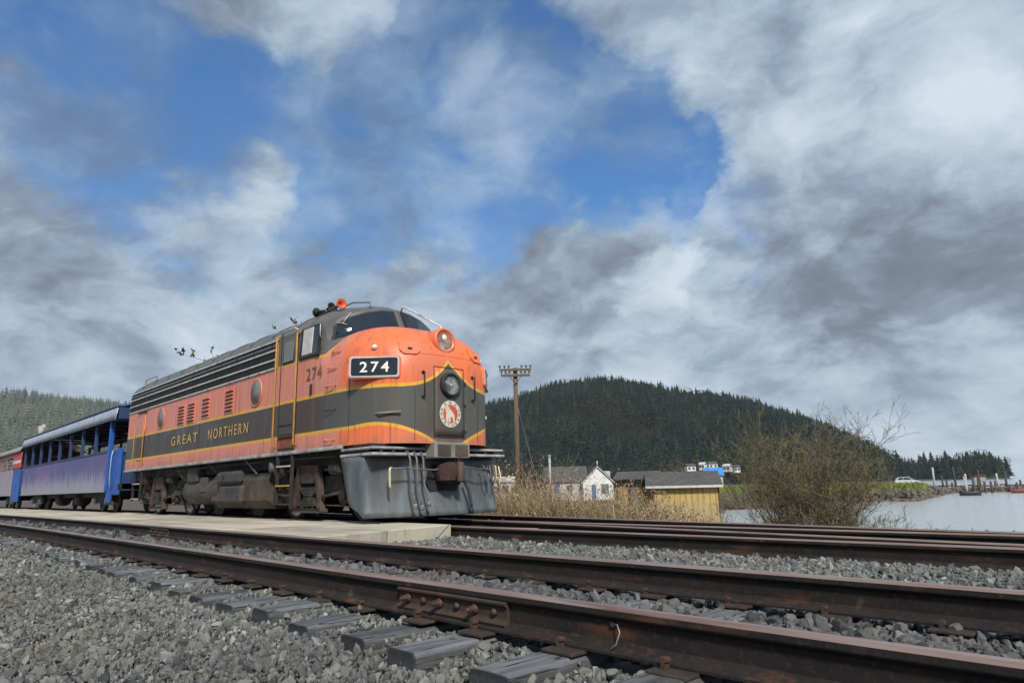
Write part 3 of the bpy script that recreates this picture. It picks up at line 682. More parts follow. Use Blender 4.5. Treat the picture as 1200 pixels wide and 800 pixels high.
def nearpath(dy):
    xs = list(np.linspace(-60, 12, 40))+list(np.linspace(12.5, 45, 30)); 
    wob = lambda x: .004*math.sin(x*.9+dy)+.003*math.sin(x*2.1)
    return [(x, NEAR_Y+dy+float(bend(x))+wob(x), ZT-.1905) for x in xs]
rail(nearpath(-.753), near); rail(nearpath(.753), near)
def tie_mesh(v):
    r = random.Random(v); m = MB(); nx = 10; L_, w, h = 2.56, .225, .17
    rows = []
    for i in range(nx+1):
        y = -L_/2+L_*i/nx; a = w/2+r.uniform(-.006, .006); c = w/2+r.uniform(-.006, .006); t = r.uniform(-.011, .009)
        e = .014+r.uniform(0, .016)
        rows.append([(-a, y, -h), (a, y, -h), (c, y, -e), (c-e, y, t), (0, y, t+r.uniform(-.004, .004)), (-c+e, y, t), (-c, y, -e)])
    m.sheet(rows, False, True); k = 7
    m.f.append(tuple(range(k))); m.f.append(tuple(nx*k+j for j in range(k))[::-1]); m.sm += [False, False]
    return m
tie_protos = []
for i, x in enumerate(TIE_X):
    zt = ZT-.1905-.018
    if i < 5:
        o = tie_mesh(i).build('tie', MT['tie'], near, world=False); tie_protos.append(o)
    else:
        o = tie_protos[i % 5].copy(); col.objects.link(o); o.parent = near
    dy = random.uniform(-.035, .035)
    o.location = (x-20, dy+float(bend(x)), zt+.16+random.uniform(-.022, .002)); o.rotation_euler = (random.uniform(-.012, .012), random.uniform(-.02, .02), random.uniform(-.035, .035))
pl0 = None
for i, x in enumerate(TIE_X):
    if x < 5: continue
    for dy in (-.753, .753):
        m = MB()
        if pl0 is None:
            m.box(-.095, .095, -.16, .16, 0, .016, .004)
            pl0 = m.build('tie_plate', MT['tieplate'], near, world=False); o = pl0
            s = MB(); s.prism([(-.009, 0), (.009, 0), (.009, .033), (.018, .036), (.018, .046), (.010, .052), (-.010, .052), (-.018, .046), (-.018, .036), (-.009, .033)], (0, -.018, 0), (1, 0, 0), (0, 0, 1), (0, .036, 0))
            sp0 = [s.build('spike', MT['bolt'], o, world=False)]; c = sp0[0].copy(); col.objects.link(c); c.parent = o; sp0.append(c)
            sp0[0].location = (-.05, -.088, 0); sp0[1].location = (.05, .088, 0)
        else:
            o = pl0.copy(); col.objects.link(o); o.parent = near
            for q in sp0: c = q.copy(); col.objects.link(c); c.parent = o; c.location = (q.location.x+random.uniform(-.012, .012), q.location.y, random.uniform(-.004, .012))
        o.location = (x-20, dy+float(bend(x)), ZT-.1905-.017+.16)
# joint bar on the nearest rail
def joint_bar(cx, y0, parent, L_=.95):
    m = MB(); prof = [(0.010, .030), (.046, .024), (.050, .034), (.030, .050), (.026, .060), (.026, .108), (.034, .118), (.047, .126), (.049, .136), (.043, .141), (.010, .146)]
    rows = [[(x, y0-a, ZT-.1905+c) for a, c in prof] for x in (cx-L_/2, cx-L_/2+.01, cx, cx+L_/2-.01, cx+L_/2)]
    m.sheet(rows, False, True); k = len(prof); m.f.append(tuple(range(k))); m.f.append(tuple(4*k+j for j in range(k))[::-1]); m.sm += [False, False]
    o = m.build('joint_bar', MT['jointbar'], parent)
    for i in range(6):
        x = cx+(i-2.5)*.152; b = MB(); big = i % 2 == 0
        zc = ZT-.1905+.086
        if big:
            b.lathe([(0, .025), (.012, .026), (.020, .022), (.022, .016)], (x, y0-.025, zc), (0, -1, 0), 14)
            b.lathe([(.0, .019), (.026, .019), (.028, .016)], (x, y0-.047, zc), (0, -1, 0), 6, False); b.lathe([(0, .0115), (.022, .011)], (x, y0-.070, zc), (0, -1, 0), 8)
        else:
            b.lathe([(0, .020), (.012, .019), (.019, .014), (.022, 0.0)], (x, y0-.025, zc), (0, -1, 0), 12)
        b.build('bolt', MT['bolt'], o)
    return o
JX = 21.37
joint_bar(JX, NEAR_Y-.753, near)
joint_bar(11.3, NEAR_Y+.753+.0, near)
b = MB(); x0 = 22.52; y0 = NEAR_Y-.753
b.tube([(x0, y0-.012, ZT-.075), (x0+.03, y0-.03, ZT-.072), (x0+.045, y0-.035, ZT-.10), (x0+.035, y0-.05, ZT-.145), (x0+.01, y0-.06, ZT-.17)], .0035, 6)
b.build('bond_wire', MT['wire'], near)
b = MB(); b.lathe([(0, .018), (.006, .017), (.010, .008)], (x0-.01, y0-.010, ZT-.078), (0, -1, 0), 12); b.build('bond_stud', MT['jointbar'], near)

loco_track = thing('railway_track', (8, 0, -.19), 'railway track with a turnout under and ahead of the orange locomotive', 'track')
ZR = -.1905
for dy in (-.753, .753): rail([(x, dy+.004*math.sin(x*.8), ZR) for x in np.linspace(-70, 50, 110)], loco_track)
def divc(x): return .42+.135*(22.84-x) if x < 22.84 else .42*max(0, (27.5-x)/4.66)**1.35
for dy, x_lo, x_hi in ((-.753, -10, 26.2), (.753, -10, 27)):
    rail([(x, divc(x)+dy+.0, ZR-.002) for x in np.linspace(x_lo, x_hi, 50)], loco_track)
for (ya, yb, xa, xb) in ((-.753+.12, -.753+.12, 12.5, 17.5),):   # check rail opposite the frog
    rail([(x, ya+(.06 if x in (xa, xb) else 0), ZR-.004) for x in np.linspace(xa, xb, 9)], loco_track, 'check_rail')
lt0 = None
for i in range(14):
    x = 16.3+i*.6
    if lt0 is None: lt0 = tie_mesh(77).build('tie', MT['tie'], loco_track, world=False); o = lt0
    else: o = lt0.copy(); col.objects.link(o); o.parent = loco_track
    o.location = (x-8, random.uniform(-.05, .05), -.02); o.rotation_euler = (0, 0, random.uniform(-.02, .02))
    o.scale = (1, 1.15, 1)

# ------------------------------------------------------------------ level crossing of cream concrete panels
crossing = thing('level_crossing', (6, -2.2, -.15), 'cream concrete panel crossing deck between the tracks beside the locomotive', 'crossing')
x = 15.85; k = 0
while x > -26:
    w = 2.40
    for (ya, yb) in ((-3.66, -2.27), (-2.245, -.84)):
        m = MB(); t = random.uniform(-.006, .006); skew = .10 if k == 0 else 0
        m.box(x-w+.022, x-.010, ya, yb, -.19, .028+t, .012)
        if k == 0: m.v = [(p[0]+(.75*(1-(p[1]+3.66)/2.82) if p[0] > x-1 else 0), p[1], p[2]) for p in m.v]
        if ya < -3: m.v = [(p[0], p[1]+(float(bend(p[0])) if p[1] < -3 else 0), p[2]) for p in m.v]
        m.build('panel', MT['concrete'], crossing)
    x -= w; k += 1
m = MB(); m.box(-26, 16.2, -3.70, -3.675, -.02, .036); m.v = [(p[0], p[1]+float(bend(p[0]))*1.0, p[2]) for p in m.v]
m = MB()
xs = np.linspace(-26, 16.2, 40); m.sheet([[(x, yy+float(bend(x)), zz) for yy, zz in ((-3.668, -.1), (-3.668, .040), (-3.60, .040), (-3.60, .028))] for x in xs], False)
m.build('flangeway_strip', MT['strap'], crossing)
# ------------------------------------------------------------------ locomotive
loco = thing('diesel_locomotive', (0, 0, 0), 'orange and dark green streamlined diesel locomotive with rounded nose numbered 274', 'locomotive')
ARCH = [(1.5, 3.16), (1.5, 3.55), (1.49, 3.68), (1.46, 3.80), (1.40, 3.90), (1.31, 4.00), (1.18, 4.10), (1.0, 4.20), (.78, 4.29), (.52, 4.36), (.26, 4.40), (0, 4.42)]
ARCH = ARCH+[(-a, b_) for a, b_ in ARCH[-2::-1]]        # +Y side over the top to -Y side
SILL = 1.36
def carbody():
    m = MB(); xs = [0.06, 0.0] ; rows = []
    for x in [0.0, .02]+list(np.linspace(.3, 12.1, 28)):
        ins = .04 if x == 0.0 else 0
        rows.append([(x, a*(1-ins/1.5), z) for a, z in ARCH])
    m.sheet(rows)
    for s in (1, -1):                      # flanks below the arch
        m.sheet([[(x, s*1.5, z) for z in (SILL, 1.7, 2.0, 2.34, 2.7, 3.16)] for x in list(np.linspace(0.02, 12.30, 26))])
    m.sheet([[(x, s*1.5, z) for s in (1, -1)] for z in (3.16, 3.3) for x in (0,)], False) if False else None
    # rear wall and floor
    n = len(ARCH); m.add([(0, a, z) for a, z in ARCH]+[(0, -1.48, SILL), (0, 1.48, SILL)], [tuple(range(n+2))])
    m.add([(0, -1.48, SILL), (13.9, -1.48, SILL), (13.9, 1.48, SILL), (0, 1.48, SILL)], [(0, 1, 2, 3)])
    # strip of cab side above the belt
    for s in (1, -1):
        m.sheet([[(x, s*1.5, z) for z in (3.16, 3.35, 3.55)] for x in (12.1, 12.2, 12.30)])
    return m.build('carbody', MT['loco'], loco, fixn=False)
body = carbody()
NW, NL, NZ0, NH, NN, NM, NK, NX0 = 1.5, 1.84, 2.4, 1.31, 3.3, 2.8, 2.8, 12.9
def nose_pt(t, z, off=0.0, xback=None):
    g_ = max(1-(max(z-NZ0, 0)/NH)**NK, 0.0)
    s_, c_ = math.sin(t), math.cos(t)
    return Vector((NX0+(NL+off)*g_**(1/NM)*abs(c_)**(2/NM), (NW+off)*g_**(1/NN)*math.copysign(abs(s_)**(2/NN), s_), z))
def nose_frame(t, z):
    p = nose_pt(t, z); e = 1e-3
    du = nose_pt(t+e, z)-p; dv = nose_pt(t, z+e)-p
    n_ = du.cross(dv).normalized()
    if n_.x*1.0+(-p.y*0) < 0 and n_.dot(Vector((p.x-NX0+.01, p.y, max(z-NZ0, 0)))) < 0: n_ = -n_
    if n_.dot(Vector((p.x-NX0+.01, p.y, max(z-NZ0, 0)))) < 0: n_ = -n_
    u_ = Vector((0, 0, 1)).cross(n_).normalized(); return p, n_, u_, n_.cross(u_)
def nose_at(y, z):
    lo, hi = -math.pi/2, math.pi/2
    for _ in range(40):
        mid = (lo+hi)/2
        if nose_pt(mid, z).y < y: lo = mid
        else: hi = mid
    return (lo+hi)/2
def make_nose():
    m = MB(); T = [R(-90+3*i) for i in range(61)]
    T = [math.copysign((abs(t)/(math.pi/2))**1.6*(math.pi/2), t) if False else t for t in T]
    zs = list(np.linspace(SILL, NZ0, 10))+[NZ0+NH*math.sin(R(a)) for a in np.linspace(4, 90, 26)]
    m.sheet([[nose_pt(t, z) for t in T] for z in zs])
    # shoulder running back under the windscreen
    for s in (1, -1):
        rows = []
        for k_ in range(8):
            w_ = k_/7; x = 12.30+(NX0-12.30)*w_; row = []
            for z in zs:
                q = nose_pt(s*math.pi/2, z); yb = s*1.5 if z < 3.5 else s*1.5*max(0, 1-((z-3.5)/.22)**2)**.5
                ww = w_**1.5; row.append((x, yb*(1-ww)+q.y*ww, z))
            rows.append(row)
        m.sheet(rows)
    return m.build('nose', MT['loco'], loco, fixn=False)
nose = make_nose()
# windscreen frame: a loft from the cab roof arch over the brow down to the nose
def arch_curve(f):
    return f
BROW = [(0, 12.97, 4.215), (.35, 12.95, 4.19), (.7, 12.88, 4.11), (1.0, 12.77, 4.00), (1.2, 12.66, 3.87), (1.36, 12.54, 3.70), (1.46, 12.45, 3.50), (1.5, 12.40, 3.30)]
BASE = [(0, 13.30, 3.64), (.35, 13.25, 3.62), (.7, 13.13, 3.57), (1.0, 12.98, 3.48), (1.2, 12.86, 3.40), (1.36, 12.73, 3.30), (1.46, 12.60, 3.22), (1.5, 12.50, 3.15)]
CROWN = [(0, 12.1, 4.42), (.35, 12.1, 4.39), (.7, 12.1, 4.31), (1.0, 12.1, 4.20), (1.2, 12.1, 4.085), (1.36, 12.1, 3.945), (1.46, 12.1, 3.80), (1.5, 12.1, 3.55)]
MID = [(a[0], (a[1]*.38+c[1]*.62), (a[2]*.45+c[2]*.55)+.035*(1-(a[0]/1.5)**4)) for a, c in zip(CROWN, BROW)]
def full(c): return [(x, -y, z) for y, x, z in c[:0:-1]]+[(x, y, z) for y, x, z in c]
m = MB(); m.sheet([full(CROWN), full(MID), full(BROW)]); m.sheet([full(BROW), full(BASE)], False); cabf = m.build('windscreen_frame', MT['greenpaint'], loco, fixn=False)
def screen_pt(y, t, off=.0):
    """point on the windscreen plane: y 0..1.5 (signed), t 0 at base .. 1 at brow"""
    s_ = 1 if y >= 0 else -1; y = abs(y)
    def ip(c):
        for (y0, x0, z0), (y1, x1, z1) in zip(c, c[1:]):
            if y <= y1: f_ = (y-y0)/(y1-y0); return Vector((x0+(x1-x0)*f_, y, z0+(z1-z0)*f_))
        return Vector((c[-1][1], c[-1][0], c[-1][2]))
    p = ip(BASE).lerp(ip(BROW), t); n_ = Vector((.85, .25*y, .38)).normalized(); p = p+n_*off
    return Vector((p.x, p.y*s_, p.z))
for s in (-1, 1):
    def pane(y0, y1, t0, t1, off):
        rows = []
        for t in np.linspace(t0, t1, 7):
            sh = .10*(t-.3); row = []
            for y in np.linspace(y0, y1-sh, 9): row.append(screen_pt(s*y, t-.10*((y-y0)/(y1-y0))**3*(1 if t > .5 else -.6), off))
            rows.append(row)
        return MB().sheet(rows, True)
    o = pane(.075, 1.31, .10, .93, .012).build('windscreen_gasket', MT['rubber'], loco, fixn=False)
    pane(.115, 1.26, .16, .86, .026).build('windscreen', MT['glass'], o, fixn=False)
    # wiper
    m = MB(); a, b_, c_ = screen_pt(s*.95, 1.02, .03), screen_pt(s*1.12, .70, .05), screen_pt(s*1.02, .42, .04)
    m.tube([a, b_], .010, 6); m.tube([screen_pt(s*1.20, .86, .04), b_, screen_pt(s*1.05, .58, .04)], .008, 6); m.build('wiper', MT['silver'], loco)
# grab rails on the brow and roof
m = MB(); m.tube([(12.98, .12, 4.20), (13.02, .12, 4.285), (13.12, .14, 4.265), (13.55, .16, 4.03), (14.22, .20, 3.66), (14.26, .20, 3.52)], .020, 6); m.build('grab_rail', MT['white'], loco)
m = MB(); m.tube([(11.75, -.5, 4.36), (11.77, -.5, 4.465), (12.1, -.5, 4.475), (12.75, -.5, 4.345), (12.80, -.5, 4.22)], .014, 6); m.build('grab_rail', MT['hose'], loco)
# upper headlight
def disc_light(center, n_, r_, depth, housing_mat, ring_mat, nm):
    n_ = Vector(n_).normalized(); c = Vector(center)
    m = MB(); m.lathe([(-depth, r_*1.18), (-.03, r_*1.16), (0, r_*1.10), (.012, r_*1.02), (.010, r_*.93), (-.02, r_*.88)], c, n_, 36); h = m.build(nm, housing_mat, loco)
    m = MB(); m.lathe([(-.075, .02), (-.072, r_*.35), (-.05, r_*.65), (-.02, r_*.88)], c, n_, 32); m.build('reflector', MT['reflector'], h)
    m = MB()
    for a in (-.32, .32):
        m.lathe([(-.06, .0), (-.05, r_*.30), (-.035, r_*.33), (-.025, r_*.28), (-.018, 0.0)], c+Vector((0, 0, a*r_)) if nm == 'upper_headlight' else c+Vector((0, a*r_*0, 0)), n_, 16)
        if nm != 'upper_headlight': break
    m.build('bulb', MT['bulb'], h)
    return h
disc_light((14.62, 0, 3.29), (1, 0, .06), .215, .75, MT['loco'], MT['silver'], 'upper_headlight')
# nose door with its seam frame, lower headlight and emblem
FX = lambda z, y=0: nose_pt(nose_at(y, z), z).x
def nose_patch(y0, y1, z0, z1, off, ny=10, nz=10):
    return MB().sheet([[Vector((FX(z, y)+off, y, z)) for y in np.linspace(y0, y1, ny)] for z in np.linspace(z0, z1, nz)])
d = nose_patch(-.33, .33, 1.50, 2.72, .018).build('nose_door', MT['loco'], loco, fixn=False, solid=.03)
m = MB()
for y in (-.345, .345): m.tube([(FX(z, y)+.004, y, z) for z in np.linspace(1.47, 2.75, 12)], .007, 5)
for z in (1.47, 2.75): m.tube([(FX(z, y)+.004, y, z) for y in np.linspace(-.345, .345, 9)], .007, 5)
m.build('seam', MT['rubber'], d)
m = MB()
for z in (1.62, 2.1, 2.5): m.lathe([(-.05, .016), (.05, .016)], (FX(z, .36)+.015, .37, z), (0, 0, 1), 8)
m.build('hinge', MT['loco'], d)
n0 = nose_frame(0, 2.43)[1]
disc_light((FX(2.43)+.075, 0, 2.43), (1, 0, .05), .20, .10, MT['rubber'], MT['silver'], 'lower_headlight')
def disc_on_nose(zc, r0, r1, off, nm, mat, parent, yc=0.0, jag=0):
    m = MB(); rows = []
    for rr in (r0, (r0+r1)/2, r1):
        row = []
        for k_ in range(48):
            a = 2*math.pi*k_/48; q = rr; y = yc+q*math.cos(a); z = zc+q*math.sin(a); row.append((FX(z, y)+off, y, z))
        rows.append(row)
    m.sheet(rows, True, True); return m.build(nm, mat, parent, fixn=False)
em = disc_on_nose(1.90, .001, .245, .030, 'emblem', MT['emblemwhite'], loco)
disc_on_nose(1.90, .001, .168, .033, 'emblem_field', MT['emblemred'], em)
goat = [(-.105, -.10), (-.10, .02), (-.125, .06), (-.11, .13), (-.07, .165), (-.045, .13), (-.02, .09), (.04, .04), (.085, -.02), (.09, -.14), (.06, -.145), (.045, -.06), (.0, -.05), (-.01, -.15), (-.05, -.155), (-.045, -.05), (-.075, -.155), (-.10, -.155)]
m = MB(); m.add([(FX(1.90+b_, a)+.036, a, 1.90+b_) for a, b_ in goat], [tuple(range(len(goat)))]); m.build('emblem_animal', MT['emblemwhite'], em, fixn=False)
# ring lettering of the emblem
m = MB()
def ring_text(txt, r_, a0, a1, h, inward):
    for i, ch in enumerate(txt):
        if ch == ' ': continue
        v_, f_ = text_mesh(ch); a = a0+(a1-a0)*i/(len(txt)-1)
        cy, cz = r_*math.sin(a), r_*math.cos(a); sg = 1 if not inward else -1
        ux, uz = math.cos(a)*sg, -math.sin(a)*sg; vx, vz = math.sin(a)*sg, math.cos(a)*sg
        pts = []
        for p, q in v_:
            y = cy+ux*(p-.5)*h*.8+vx*(q-.5)*h; z = 1.90+cz+uz*(p-.5)*h*.8+vz*(q-.5)*h; pts.append((FX(z, y)+.035, y, z))
        m.add(pts, f_)
ring_text('GREAT', .207, R(-70), R(70), .05, False); ring_text('NORTHERN', .207, R(180+88), R(180-88), .05, True)
m.build('emblem_lettering', MT['rubber'], em, fixn=False)
# number boards on the nose flanks
def number_board(s):
    p, n_, u_, v_ = nose_frame(s*R(0), 2.70)
    p, n_, u_, v_ = nose_frame(s*R(50), 2.70)
    n_ = (Vector((n_.x, n_.y, n_.z*.4)).normalized()+Vector((.38, 0, 0))).normalized(); u_ = Vector((0, 0, 1)).cross(n_).normalized(); v_ = n_.cross(u_)
    def rr(w, h, rad, k_=6):
        out = []
        for cx, cy, a0 in ((w-rad, h-rad, 0), (-w+rad, h-rad, 90), (-w+rad, -h+rad, 180), (w-rad, -h+rad, 270)):
            for j in range(k_+1): a = R(a0+90*j/k_); out.append((cx+rad*math.cos(a), cy+rad*math.sin(a)))
        return out
    W_, H_ = .43, .175
    off_ = .0
    def outside(q): return abs(q.y/NW)**NN+max(0, (q.x-NX0)/NL)**NM+(max(0, q.z-NZ0)/NH)**NK
    while off_ < .3 and min(outside(p+n_*off_+u_*a+v_*b_) for a in (-W_, 0, W_) for b_ in (-H_, H_)) < 1.01: off_ += .005
    c = p+n_*off_
    m = MB(); m.prism(rr(W_+.035, H_+.03, .07), c-n_*.38, u_, v_, n_*.40); hb = m.build('number_board', MT['loco'], loco)
    m = MB(); o1, o2 = rr(W_+.012, H_+.012, .055), rr(W_-.016, H_-.016, .045); k_ = len(o1)
    vs = [c+n_*q+u_*a+v_*b_ for q, pts in ((.0, o1), (.034, o1), (.034, o2), (.015, o2)) for a, b_ in pts]
    m.add(vs, [(r_*k_+i, r_*k_+(i+1) % k_, (r_+1)*k_+(i+1) % k_, (r_+1)*k_+i) for r_ in range(3) for i in range(k_)]); m.build('number_frame', MT['silver'], hb, fixn=True)
    m = MB(); m.prism(rr(W_-.014, H_-.014, .045), c+n_*.0, u_, v_, n_*.022); m.build('number_glass', MT['board'], hb)
    tv, tf = text_mesh('274', .012, 1.3)
    m = MB(); m.add([c+n_*.0255+u_*((a-.5)*.52)+v_*((b_-.5)*.19) for a, b_ in tv], tf); m.build('numerals', MT['numeral'], hb, fixn=False)
for s in (-1, 1): number_board(s)
def on_nose(y, z): return nose_frame(nose_at(y, z), z)
for s in (-1, 1):                                    # seams of the nose sheets
    for yy, za, zb in ((1.455, 1.42, 2.95), (.72, 1.42, 2.33)):
        m = MB(); m.tube([on_nose(s*yy if z < 2.5 else s*(yy-.10*max(0, z-2.5)**2), z)[0] for z in np.linspace(za, zb, 14)], .006, 4); m.build('seam', MT['rubber'], loco)
    m = MB(); m.tube([on_nose(s*y, 2.98-.02*y)[0] for y in np.linspace(.02, 1.25, 12)], .004, 4); m.build('seam', MT['rust'], loco)
# fittings on the nose: hatch, class lamp, grab irons, steps
for s in (-1, 1):
    p, n_, u_, v_ = on_nose(s*.76, 3.07)
    m = MB(); m.prism([(-.19, .14), (.19, .14), (.19, -.06), (.12, -.14), (-.12, -.14), (-.19, -.06)], p-n_*.02, u_, v_, n_*.035); h = m.build('nose_hatch', MT['loco'], loco)
    m = MB(); m.box(-.04, .04, -.02, .02, 0, .02, mat=Matrix.Translation(p+n_*.013-v_*.03) @ Matrix((u_, v_, n_)).transposed().to_4x4()); m.build('latch', MT['rubber'], h)
    p, n_, u_, v_ = on_nose(s*1.22, 3.08)
    m = MB(); m.lathe([(-.02, .055), (.03, .055), (.04, .045)], p, n_, 16); h = m.build('class_lamp', MT['silver'], loco)
    m = MB(); m.lathe([(.038, .042), (.055, .03), (.06, 0)], p, n_, 14); m.build('lens', MT['bulb'], h)
    # vertical grab irons beside the door
    for yy, za, zb in ((s*.57, 2.18, 2.62),):
        pa, na = on_nose(yy, za)[:2]; pb, nb = on_nose(yy, zb)[:2]
        m = MB(); m.tube([pa, pa+na*.07, pb+nb*.07, pb], .012, 6)
        for q, nn in ((pa, na), (pb, nb)): m.lathe([(0, .035), (.015, .033)], q, nn, 10)
        m.build('grab_iron', MT['rubber'], loco)
    for z in (1.50, 2.06, 2.50, 2.84, 3.16):                     # climbing steps on the shoulder
        x0 = 13.05; pa, na = on_nose(s*1.47 if z < 2.5 else s*(1.44 if z < 3 else 1.36), z)[:2]
        m = MB(); q1 = Vector((12.98, s*(1.50 if z < 2.6 else (1.46 if z < 3 else 1.38)), z)); q2 = q1+Vector((.28, -s*.015, 0)); o_ = Vector((0, s*.06, 0))
        m.tube([q1, q1+o_-Vector((0, 0, .02)), q2+o_-Vector((0, 0, .02)), q2], .011, 6)
        for q in (q1, q2): m.lathe([(0, .03), (.02, .028)], q, (0, s, 0), 8)
        m.build('step_iron', MT['loco'], loco)
m = MB(); m.tube([on_nose(-1.2, 1.88)[0]+Vector((-.28, -.06, 0)), on_nose(-1.2, 1.88)[0]+Vector((0.02, -.06, 0)), on_nose(-.95, 1.90)[0]+Vector((.05, -.03, 0))], .018, 6); m.build('nose_rail', MT['bufferbox'], loco)
p, n_, u_, v_ = on_nose(1.42, 1.98); m = MB(); m.box(-.10, .10, -.03, .03, 0, .16, mat=Matrix.Translation(p) @ Matrix((u_, v_, n_)).transposed().to_4x4()); m.build('step_iron', MT['silver'], loco)
# ---------------- side: grilles, portholes, louvres, doors, lettering
for s in (-1, 1):
    Y = s*1.5
    m = MB(); m.box(.10, 10.72, Y-.03*(s < 0)+s*.0, Y+.03*(s > 0), 3.17, 3.74)
    g0 = MB().sheet([[(x, s*(1.508 if z < 3.6 else 1.508-(z-3.55)*.15), z) for z in (3.17, 3.4, 3.56, 3.66, 3.76)] for x in np.linspace(.08, 10.72, 12)], False).build('side_grille', MT['grille'], loco, fixn=False)
    for i, z in enumerate((3.155, 3.345, 3.55, 3.765)):
        o_ = s*(1.5 if z < 3.6 else 1.475); m = MB(); m.box(.06, 10.74, o_-.005*(s > 0)-.03*(s < 0), o_+.03*(s > 0)+.005*(s < 0), z-.018, z+.018, .008)
        m.build('grille_bar', MT['white'], g0)
    for x in np.arange(.9, 10.5, .955):
        m = MB(); m.sheet([[(x+dx, s*(1.514 if z < 3.6 else 1.514-(z-3.55)*.15), z) for z in (3.18, 3.4, 3.6, 3.75)] for dx in (-.012, .012)], False); m.build('grille_divider', MT['dark'], g0, fixn=False, solid=.004)
    m = MB(); m.box(10.72, 10.80, Y-.04 if s < 0 else Y-.01, Y+.01 if s < 0 else Y+.04, 3.14, 3.76, .01); m.build('grille_end_post', MT['yellow'], loco)
    for xp in (3.25, 9.78):
        m = MB(); m.lathe([(0, .315), (.022, .31), (.026, .29), (.014, .27)], (xp, Y, 2.74), (0, s, 0), 32); h = m.build('porthole', MT['loco'], loco)
        m = MB(); m.lathe([(0.0, .275), (.018, .274), (.0185, 0)], (xp, Y, 2.74), (0, s, 0), 32); m.build('porthole_glass', MT['portglass'], h)
    for (xa, xb, za, zb, n) in ((4.75, 5.20, 2.44, 2.95, 6), (5.50, 5.98, 2.44, 2.95, 6), (6.55, 7.0, 2.48, 2.98, 5), (8.05, 8.5, 2.46, 3.0, 6)):
        m = MB(); m.box(xa-.05, xb+.05, Y-.012, Y+.012, za-.05, zb+.05, .005); h = m.build('louvre_panel', MT['loco'], loco)
        for i in range(n):
            z = za+(zb-za)*(i+.5)/n; m = MB()
            m.prism([(0, 0), (.042, -.02), (.042, -.036), (0, -.034)], (xa, Y+s*.010, z+.025), (0, s, 0), (0, 0, 1), (xb-xa, 0, 0)); m.build('louvre', MT['loco'], h)
            m = MB(); m.box(xa, xb, Y+(.0125 if s > 0 else -.014), Y+(.014 if s > 0 else -.0125), z-.034, z-.012); m.build('louvre_gap', MT['rubber'], h)
    # panel seams and battens
    for xx in (.45, 2.75, 4.35, 6.2, 7.45, 7.9, 8.75, 10.3):
        m = MB(); m.box(xx-.02, xx+.02, Y-.008, Y+.008, 2.39, 3.13); m.build('batten', MT['loco'], loco)
    for xx in (1.3, 3.9, 6.4, 8.9, 12.62):
        m = MB(); m.box(xx-.010, xx+.010, Y-.006, Y+.006, SILL+.02, 2.30); m.build('batten', MT['loco'], loco)
    m = MB(); m.box(0.0, 13.55, Y-.03 if s < 0 else Y-.05, Y+.05 if s < 0 else Y+.03, SILL-.055, SILL+.010, .012); m.build('side_sill', MT['ledge'], loco)
    # rear engine-room door and cab door
    m = MB(); m.box(1.15, 1.80, Y-.025, Y+.025, 1.62, 3.06, .015); h = m.build('engine_room_door', MT['loco'], loco)
    m = MB(); m.box(1.05, 1.90, Y-.07 if s < 0 else Y, Y if s < 0 else Y+.07, 3.07, 3.11, .01); m.build('rain_strip', MT['rust'], h)
    for xx in (1.02, 1.92):
        m = MB(); m.tube([(xx, Y, 1.50), (xx, Y+s*.07, 1.52), (xx, Y+s*.07, 2.60), (xx, Y, 2.62)], .014, 6); m.build('handrail', MT['yellow'], loco)
    m = MB(); m.box(11.00, 11.68, Y-.02 if s < 0 else Y-.02, Y+.02, 1.70, 3.78, .02); h = m.build('cab_door', MT['loco'], loco)
    m = MB()
    for xx in (10.965, 11.715): m.box(xx-.012, xx+.012, Y-.008, Y+.008, 1.45, 3.80)
    m.build('door_seam', MT['rubber'], h)
    rect = lambda xa, xb, za, zb, y0, y1: MB().box(xa, xb, min(y0, y1), max(y0, y1), za, zb, .03)
    def tilt(mb): mb.v = [(p[0], p[1]-s*max(0, p[2]-3.55)*.16, p[2]) for p in mb.v]; return mb
    w_ = tilt(rect(11.08, 11.60, 3.16, 3.74, Y+s*.01, Y+s*.035)).build('door_window_frame', MT['rubber'], h)
    tilt(rect(11.125, 11.555, 3.20, 3.70, Y+s*.02, Y+s*.040)).build('door_window', MT['portglass'], w_)
    fr = tilt(rect(11.80, 12.62, 3.15, 3.80, Y+s*.0, Y+s*.03)).build('cab_window_frame', MT['rubber'], loco)
    tilt(rect(11.85, 12.57, 3.19, 3.76, Y+s*.01, Y+s*.035)).build('cab_window', MT['glass'], fr)
    tilt(rect(11.95, 12.36, 3.22, 3.76, Y+s*.025, Y+s*.05)).build('window_shade', MT['curtain'], fr)
    m = MB(); m.tube([(10.98, Y+s*.02, 3.72), (11.1, Y+s*.06, 3.86), (11.65, Y+s*.06, 3.86), (11.75, Y+s*.02, 3.80)], .016, 6); m.build('drip_rail', MT['silver'], loco)
    for xx, zt in ((10.86, 3.78), (11.80, 3.72)):
        m = MB(); m.tube([(xx, Y, 1.46), (xx, Y+s*.075, 1.50), (xx, Y+s*.075, zt), (xx, Y-s*.02, zt+.06)], .018, 8); m.build('handrail', MT['yellow'], loco)
    # recessed step pocket under the cab door and ladder below
    m = MB(); m.box(11.02, 11.66, Y-.008, Y+.008, 1.42, 1.92); h = m.build('step_pocket', MT['rust'], loco)
    for z in (1.42, 1.66, 1.90):
        m = MB(); m.box(11.0, 11.68, Y-.035, Y+.035, z-.012, z+.02, .006); m.build('step', MT['dark'], h)
    m = MB()
    for xx in (11.02, 11.66): m.box(xx-.02, xx+.02, Y+s*.0-.03, Y+s*.0+.03, .28, SILL-.06)
    h = m.build('ladder', MT['dark'], loco)
    for z, mt in ((.34, 'dark'), (.70, 'yellow'), (1.08, 'silver')):
        m = MB(); m.box(11.04, 11.64, Y-.05, Y+.05, z-.015, z+.015, .006); m.build('rung', MT[mt], h)
